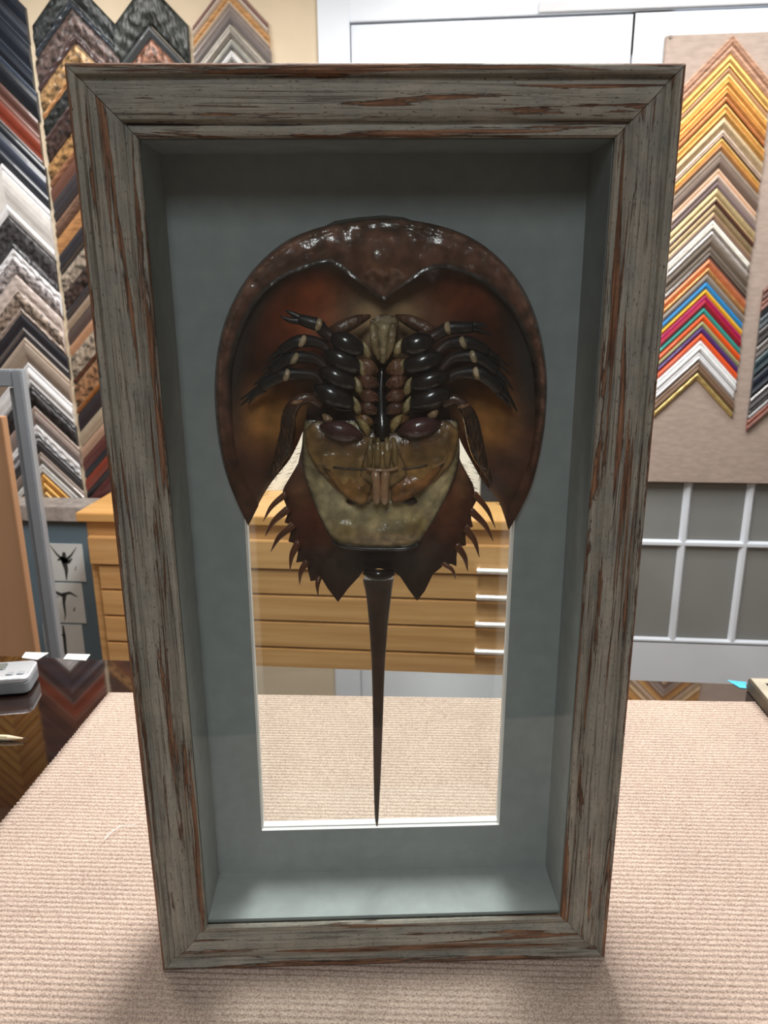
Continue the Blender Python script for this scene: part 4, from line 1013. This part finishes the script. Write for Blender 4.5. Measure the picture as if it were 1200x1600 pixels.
# legs
legs = [
 # side, femur (x, y, L, r, ang), distal path, ring (x, y, ang), tips
 (-1, (546, 538, 50, 14.5, 24), [(522, 530, .030, 9), (508, 520, .030, 8.5), (497, 508, .031, 9.5), (482, 503, .031, 9), (468, 499, .030, 7.5)], (495, 507, 14), [[(470, 497, .030, 5), (456, 490, .030, 3.5), (446, 485, .030, .8)], [(470, 502, .029, 5), (452, 500, .029, 4), (437, 493, .029, .8)]]),
 (-1, (539, 564, 54, 14, 26), [(516, 552, .029, 8), (503, 538, .029, 7.5), (486, 533, .030, 8.5), (470, 533, .031, 9.5), (456, 538, .030, 9), (440, 548, .028, 7.5)], (470, 533, 25), [[(442, 546, .028, 5), (428, 556, .027, 3.5), (414, 568, .026, .8)], [(444, 551, .027, 4), (428, 566, .026, 3), (408, 580, .025, .8)]]),
 (-1, (532, 591, 54, 13.5, 26), [(512, 578, .028, 7.5), (498, 564, .028, 7), (480, 558, .029, 8.5), (459, 559, .030, 9.5), (443, 568, .028, 9), (425, 580, .026, 7.5)], (458, 560, 30), [[(427, 578, .026, 5), (412, 590, .025, 3.5), (396, 602, .024, .8)], [(430, 584, .025, 4.5), (405, 604, .024, 3.5), (374, 626, .022, .8)]]),
 (-1, (526, 620, 62, 15, 26), [(508, 604, .026, 7), (494, 588, .026, 7), (474, 584, .027, 7.5), (446, 585, .028, 9.5), (428, 592, .026, 9), (408, 604, .024, 8)], (445, 586, 18), [[(410, 602, .024, 5), (396, 616, .023, 4), (376, 634, .022, .8)], [(414, 608, .023, 4.5), (398, 618, .022, 3), (388, 632, .021, .8)]]),
 (1, (648, 538, 46, 15, -14), [(668, 532, .030, 9), (684, 522, .030, 8.5), (701, 513, .031, 9.5), (720, 512, .031, 9), (738, 511, .030, 8)], (702, 512, -8), [[(738, 508, .030, 5.5), (752, 508, .030, 3.5), (762, 511, .030, .8)], [(738, 514, .029, 4), (752, 518, .029, 3), (769, 523, .029, .8)]]),
 (1, (656, 566, 56, 14, -18), [(682, 552, .029, 8), (698, 538, .029, 7.5), (712, 535, .030, 9), (727, 535, .031, 10), (744, 540, .030, 9), (762, 550, .028, 7.5)], (726, 535, -20), [[(760, 547, .028, 5), (776, 558, .027, 3.5), (794, 572, .026, .8)], [(758, 552, .027, 4), (776, 566, .026, 3), (798, 586, .025, .8)]]),
 (1, (667, 595, 54, 13.5, -18), [(688, 580, .028, 7.5), (704, 562, .028, 7.5), (722, 557, .029, 9), (742, 557, .030, 10), (758, 566, .028, 9.5), (774, 580, .026, 8)], (742, 557, -20), [[(772, 577, .026, 5), (786, 590, .025, 4), (802, 610, .024, .8)], [(770, 583, .025, 4), (786, 600, .024, 3), (798, 622, .023, .8)]]),
 (1, (668, 623, 60, 15, -20), [(688, 606, .026, 7), (706, 588, .026, 7.5), (726, 582, .027, 8.5), (748, 583, .028, 10.5), (766, 594, .026, 10), (782, 610, .024, 8.5)], (747, 583, -14), [[(780, 606, .024, 5.5), (794, 620, .023, 4), (808, 643, .022, .8)], [(776, 613, .023, 4), (790, 626, .022, 3), (800, 640, .021, .8)]]),
]
pos = ['first', 'second', 'third', 'fourth']
for q, (sd, fe, path, ring, tips) in enumerate(legs):
    cf = lambda t: BK
    lg = limb('walking_leg', path, BK, m=m_dull, flat=1.0, cf=lambda t: tuple(int(DB[i]*(1-min(1, t*2))+BK[i]*min(1, t*2)) for i in range(3)))
    ovoid(fe[0]-sd*-3, fe[1], fe[2]*1.22, fe[3]*1.08, fe[4], .034, 'femur', BK, parent=lg)
    rx, ry, ra = ring
    a = R(ra); pts = []
    V, F = [], []
    # pale membrane ring around the joint: short arc bulging towards the centre
    pr = [(rx-math.sin(a)*9.5*t+sd*-3.5*(1-t*t), ry+math.cos(a)*10.5*t, .0325+.005*(1-t*t)+(-.002 if q % 4 == 3 else 0), 3.8*(1-abs(t)**3)**.5+.6) for t in (-1, -.6, -.2, .2, .6, 1)]
    limb('joint_membrane', pr, (178, 158, 128), m=m_body, parent=lg, n=8, k=3, label='pale joint membrane')
    for tp in tips: limb('claw', tp, BK, m=m_dull, parent=lg, n=8, k=4)
    # pale spur at the inner end of the femur
    fa = R(fe[4]); ex = fe[0]-sd*math.cos(fa)*fe[2]*.54*1; 
    ex = fe[0]+(-sd)*abs(math.cos(fa))*fe[2]*.50; ey = fe[1]+abs(math.sin(fa))*fe[2]*.5+0
    limb('spur', [(ex-sd*-2, ey-14, .034, .8), (ex-sd*3, ey-5, .035, 4), (ex-sd*5, ey+6, .034, 6), (ex-sd*8, ey+14, .030, 3.5)], (150, 134, 96), m=m_body, parent=lg, n=8, k=4, label='pale spur')
# pusher legs folded down the sides
for sd, path, col in [(-1, [(506, 632, .026, 10), (484, 622, .028, 8), (464, 628, .029, 9), (452, 648, .027, 11), (449, 676, .025, 12), (443, 700, .023, 12), (434, 722, .021, 8), (424, 742, .019, 4)], DB),
                      (1, [(690, 630, .026, 10), (708, 624, .028, 8), (724, 634, .029, 9), (736, 656, .027, 11), (742, 684, .025, 12), (748, 708, .023, 11), (757, 730, .021, 7), (767, 752, .019, 3)], DB)]:
    lg = limb('pusher_leg', path, col, m=m_rim, cf=lambda t: (74, 48, 38) if t < .35 else (52, 36, 30))
    for k in range(3):
        x, y, h, r_ = path[-2-k]; limb('blade', [(x, y, h+.003, 3), (x+sd*(5-2*k), y+14, h+.004, 2.2), (x+sd*(9-6*k), y+28, h+.002, .5)], (60, 42, 34), m=m_spine, parent=lg, n=6, k=3)
    x, y, h, r_ = path[2]
    limb('joint_membrane', [(x-9, y+3, h+.004, 1.5), (x-3, y+1, h+.006, 3), (x+4, y, h+.005, 2.6), (x+9, y-3, h+.002, 1.2)], (150, 112, 82), m=m_body, parent=lg, n=8, k=3, label='pale joint membrane')
    # bristles
    vv, ff = [], []
    for k in range(34):
        t = random.random(); i = int(3+t*3.9); x, y, h, r_ = path[min(i, len(path)-1)]
        x += random.uniform(-r_, r_); y += random.uniform(-12, 12); l_ = random.uniform(9, 20)
        a_, b_ = tubeVF([FM @ P(x, y, h+.005), FM @ P(x+sd*random.uniform(-5, 2)*1.0, y+l_, h+.006)], [.00022, .00008], 4, ref=(0, 1, 0))
        vv, ff = join((vv, ff), (a_, b_))
    mesh('bristles', vv, ff, m_spine, lg, col=[(130, 96, 66)]*len(vv), kind='stuff')
# rear ovals
for sd, x, y, an in ((-1, 533, 674, 14), (1, 655, 668, -12)):
    o = ovoid(x, y, 70, 15, an, .0385, 'coxa', (72, 44, 46), m=m_rim, pw=.9, label='maroon basal segment of the pusher leg')
    limb('spur', [(x-sd*26, y-20, .036, 1), (x-sd*34, y-12, .038, 6), (x-sd*40, y-2, .036, 6), (x-sd*42, y+8, .032, 2)], (150, 130, 84), m=m_body, parent=o, n=8, k=4)
    limb('pale_fold', [(x+sd*28, y-26, .034, 3), (x+sd*22, y-20, .036, 6), (x+sd*14, y-18, .034, 3)], (150, 122, 92), m=m_body, parent=o, n=8, k=4)
# mouth region: spiny inner leg bases on both sides of the slit
for sd in (-1, 1):
    for k, (dx_, y, r_, c_) in enumerate([(26, 574, 13, (118, 84, 62)), (25, 596, 11, (104, 68, 52)), (24, 618, 11, (98, 62, 46)), (24, 638, 10, (84, 54, 40)), (30, 656, 8, (122, 88, 56))]):
        x = 597+sd*dx_*.85
        o = limb('mouth_base', [(x+sd*16, y-6, .026, r_*.5), (x+sd*8, y-2, .031, r_*.9), (x-sd*0, y+1, .033, r_), (x-sd*10, y+5, .031, r_*.6), (x-sd*15, y+7, .028, r_*.2)], c_, m=m_body, n=12, k=4, flat=.7)
        vv, ff = [], []
        for j in range(9):
            xx = x+random.uniform(-9, 8); yy_ = y+random.uniform(-7, 7)
            a_, b_ = tubeVF([FM @ P(xx, yy_, .033), FM @ P(xx-sd*random.uniform(4, 9), yy_+random.uniform(-1, 5), .040)], [.0005, .0001], 4, ref=(1, 0, 0))
            vv, ff = join((vv, ff), (a_, b_))
        mesh('bristles', vv, ff, m_spine, o, col=[(150, 112, 84)]*len(vv), kind='stuff')
limb('mouth_slit', [(597, 575, .024, 3), (595, 610, .026, 9), (596, 648, .029, 13), (597, 674, .033, 13), (597, 688, .034, 8)], (14, 13, 15), n=10, k=5)
# front soft lobe and small pincers
gill('labrum', [(578, 500), (600, 490), (622, 500), (616, 540), (604, 565), (592, 565), (582, 540)], .0255, .008, (150, 134, 104), 53, m=m_body)
for sd in (-1, 1):
    limb('chelicera', [(598+sd*16, 506, .030, 5), (598+sd*14, 526, .034, 6), (598+sd*11, 546, .034, 5), (598+sd*6, 562, .033, 2)], (126, 108, 78), m=m_body, n=10, k=4)
    limb('soft_fold', [(598+sd*20, 494, .018, 3), (598+sd*38, 500, .0235, 8), (598+sd*56, 508, .0255, 10), (598+sd*72, 516, .026, 10), (598+sd*88, 516, .020, 4)], (84, 58, 44), m=m_body, n=10, k=4)
# movable spines
for bx, by, tx, ty, r_ in [(444, 774, 411, 815, 5), (448, 797, 414, 838, 6), (456, 822, 423, 862, 6), (465, 850, 453, 892, 6), (478, 880, 468, 914, 5.5), (498, 905, 497, 932, 4.5),
                           (743, 774, 774, 825, 5), (738, 800, 771, 846, 6), (728, 826, 749, 871, 6), (715, 854, 731, 893, 6), (695, 882, 712, 905, 4.5)]:
    sd = -1 if bx < 600 else 1
    mx_ = (bx*.55+tx*.45)+sd*4*(abs(tx-bx) > 12) if False else bx*.5+tx*.5+sd*(3 if abs(tx-bx) > 8 else 1.5); my = by*.5+ty*.5-3
    limb('movable_spine', [(bx-sd*3, by-3, .0185, r_*.8), (bx, by, .0190, r_), (mx_, my, .021, r_*.72), (tx, ty, .020, .4)], (92, 52, 32), m=m_spine, n=8, k=5, flat=.6)
# fine hairs along the gaps
vv, ff = [], []
for k in range(24):
    t = random.random()
    for (x0, y0), (x1, y1), dxx in (((468, 706), (442, 765), -1), ((722, 724), (742, 768), 1), ((462, 700), (412, 775), 1), ((735, 722), (783, 790), -1)):
        x = x0+(x1-x0)*t; y = y0+(y1-y0)*t+random.uniform(-2, 2)
        l_ = random.uniform(5, 13)
        a_, b_ = tubeVF([FM @ P(x-dxx*1.5, y, .0165), FM @ P(x+dxx*l_*.8, y-l_*.45*(dxx if x < 600 else -dxx)*.6, .019)], [.00016, .00006], 3, ref=(0, 1, 0))
        vv, ff = join((vv, ff), (a_, b_))
mesh('hairs', vv, ff, m_spine, crab, col=[(60, 46, 36)]*len(vv), kind='stuff')
# tail joint and tail spine
limb('tail_joint', [(570, 893, .0215, 6), (580, 897, .024, 9), (592, 899, .0255, 10), (604, 898, .024, 9), (614, 894, .0215, 6)], (36, 28, 26), m=m_legm, n=12, k=4)
def tail():
    st = [(904, 567, 615.6), (911, 568, 614), (930, 572, 611.5), (967, 576, 607), (1010, 579, 603.5), (1050, 581, 601), (1120, 582.5, 598.5), (1200, 583.5, 595.5), (1250, 584.5, 593), (1280, 586, 591.5), (1291, 588, 590)]
    st = spline([(y, a, b_) for y, a, b_ in st], 5); V = []; F = []
    n = 12
    for i, (y, a, b_) in enumerate(st):
        f = i/(len(st)-1); hc_ = .0190*(1-f)+.0045*f
        pa, pb = P(a, y, hc_), P(b_, y, hc_); cx_ = (pa+pb)/2; w_ = (pb.x-pa.x)/2
        for k in range(n):
            th = 2*math.pi*k/n
            # flattened underside with a shallow furrow, keeled back
            dx_ = math.cos(th); dy_ = -math.sin(th)
            yy_ = w_*(.42*dy_ if dy_ < 0 else .95*dy_*(1-abs(dx_)*.3))
            if dy_ < -.8: yy_ += w_*.10
            V.append(FM @ Vector((cx_.x+w_*dx_, cx_.y+yy_, cx_.z)))
    for i in range(len(st)-1):
        for k in range(n): F.append((i*n+(k+1) % n, i*n+k, (i+1)*n+k, (i+1)*n+(k+1) % n))
    F.append(tuple(range(n))); F.append(tuple(range((len(st)-1)*n, len(st)*n))[::-1])
    cc = []
    for i in range(len(st)):
        f = i/(len(st)-1); c = (58, 42, 34) if f < .93 else (112, 84, 58)
        cc += [c]*n
    mesh('tail_spine', V, F, m_tail, crab, smooth=True, sharp=60, col=cc)
tail()
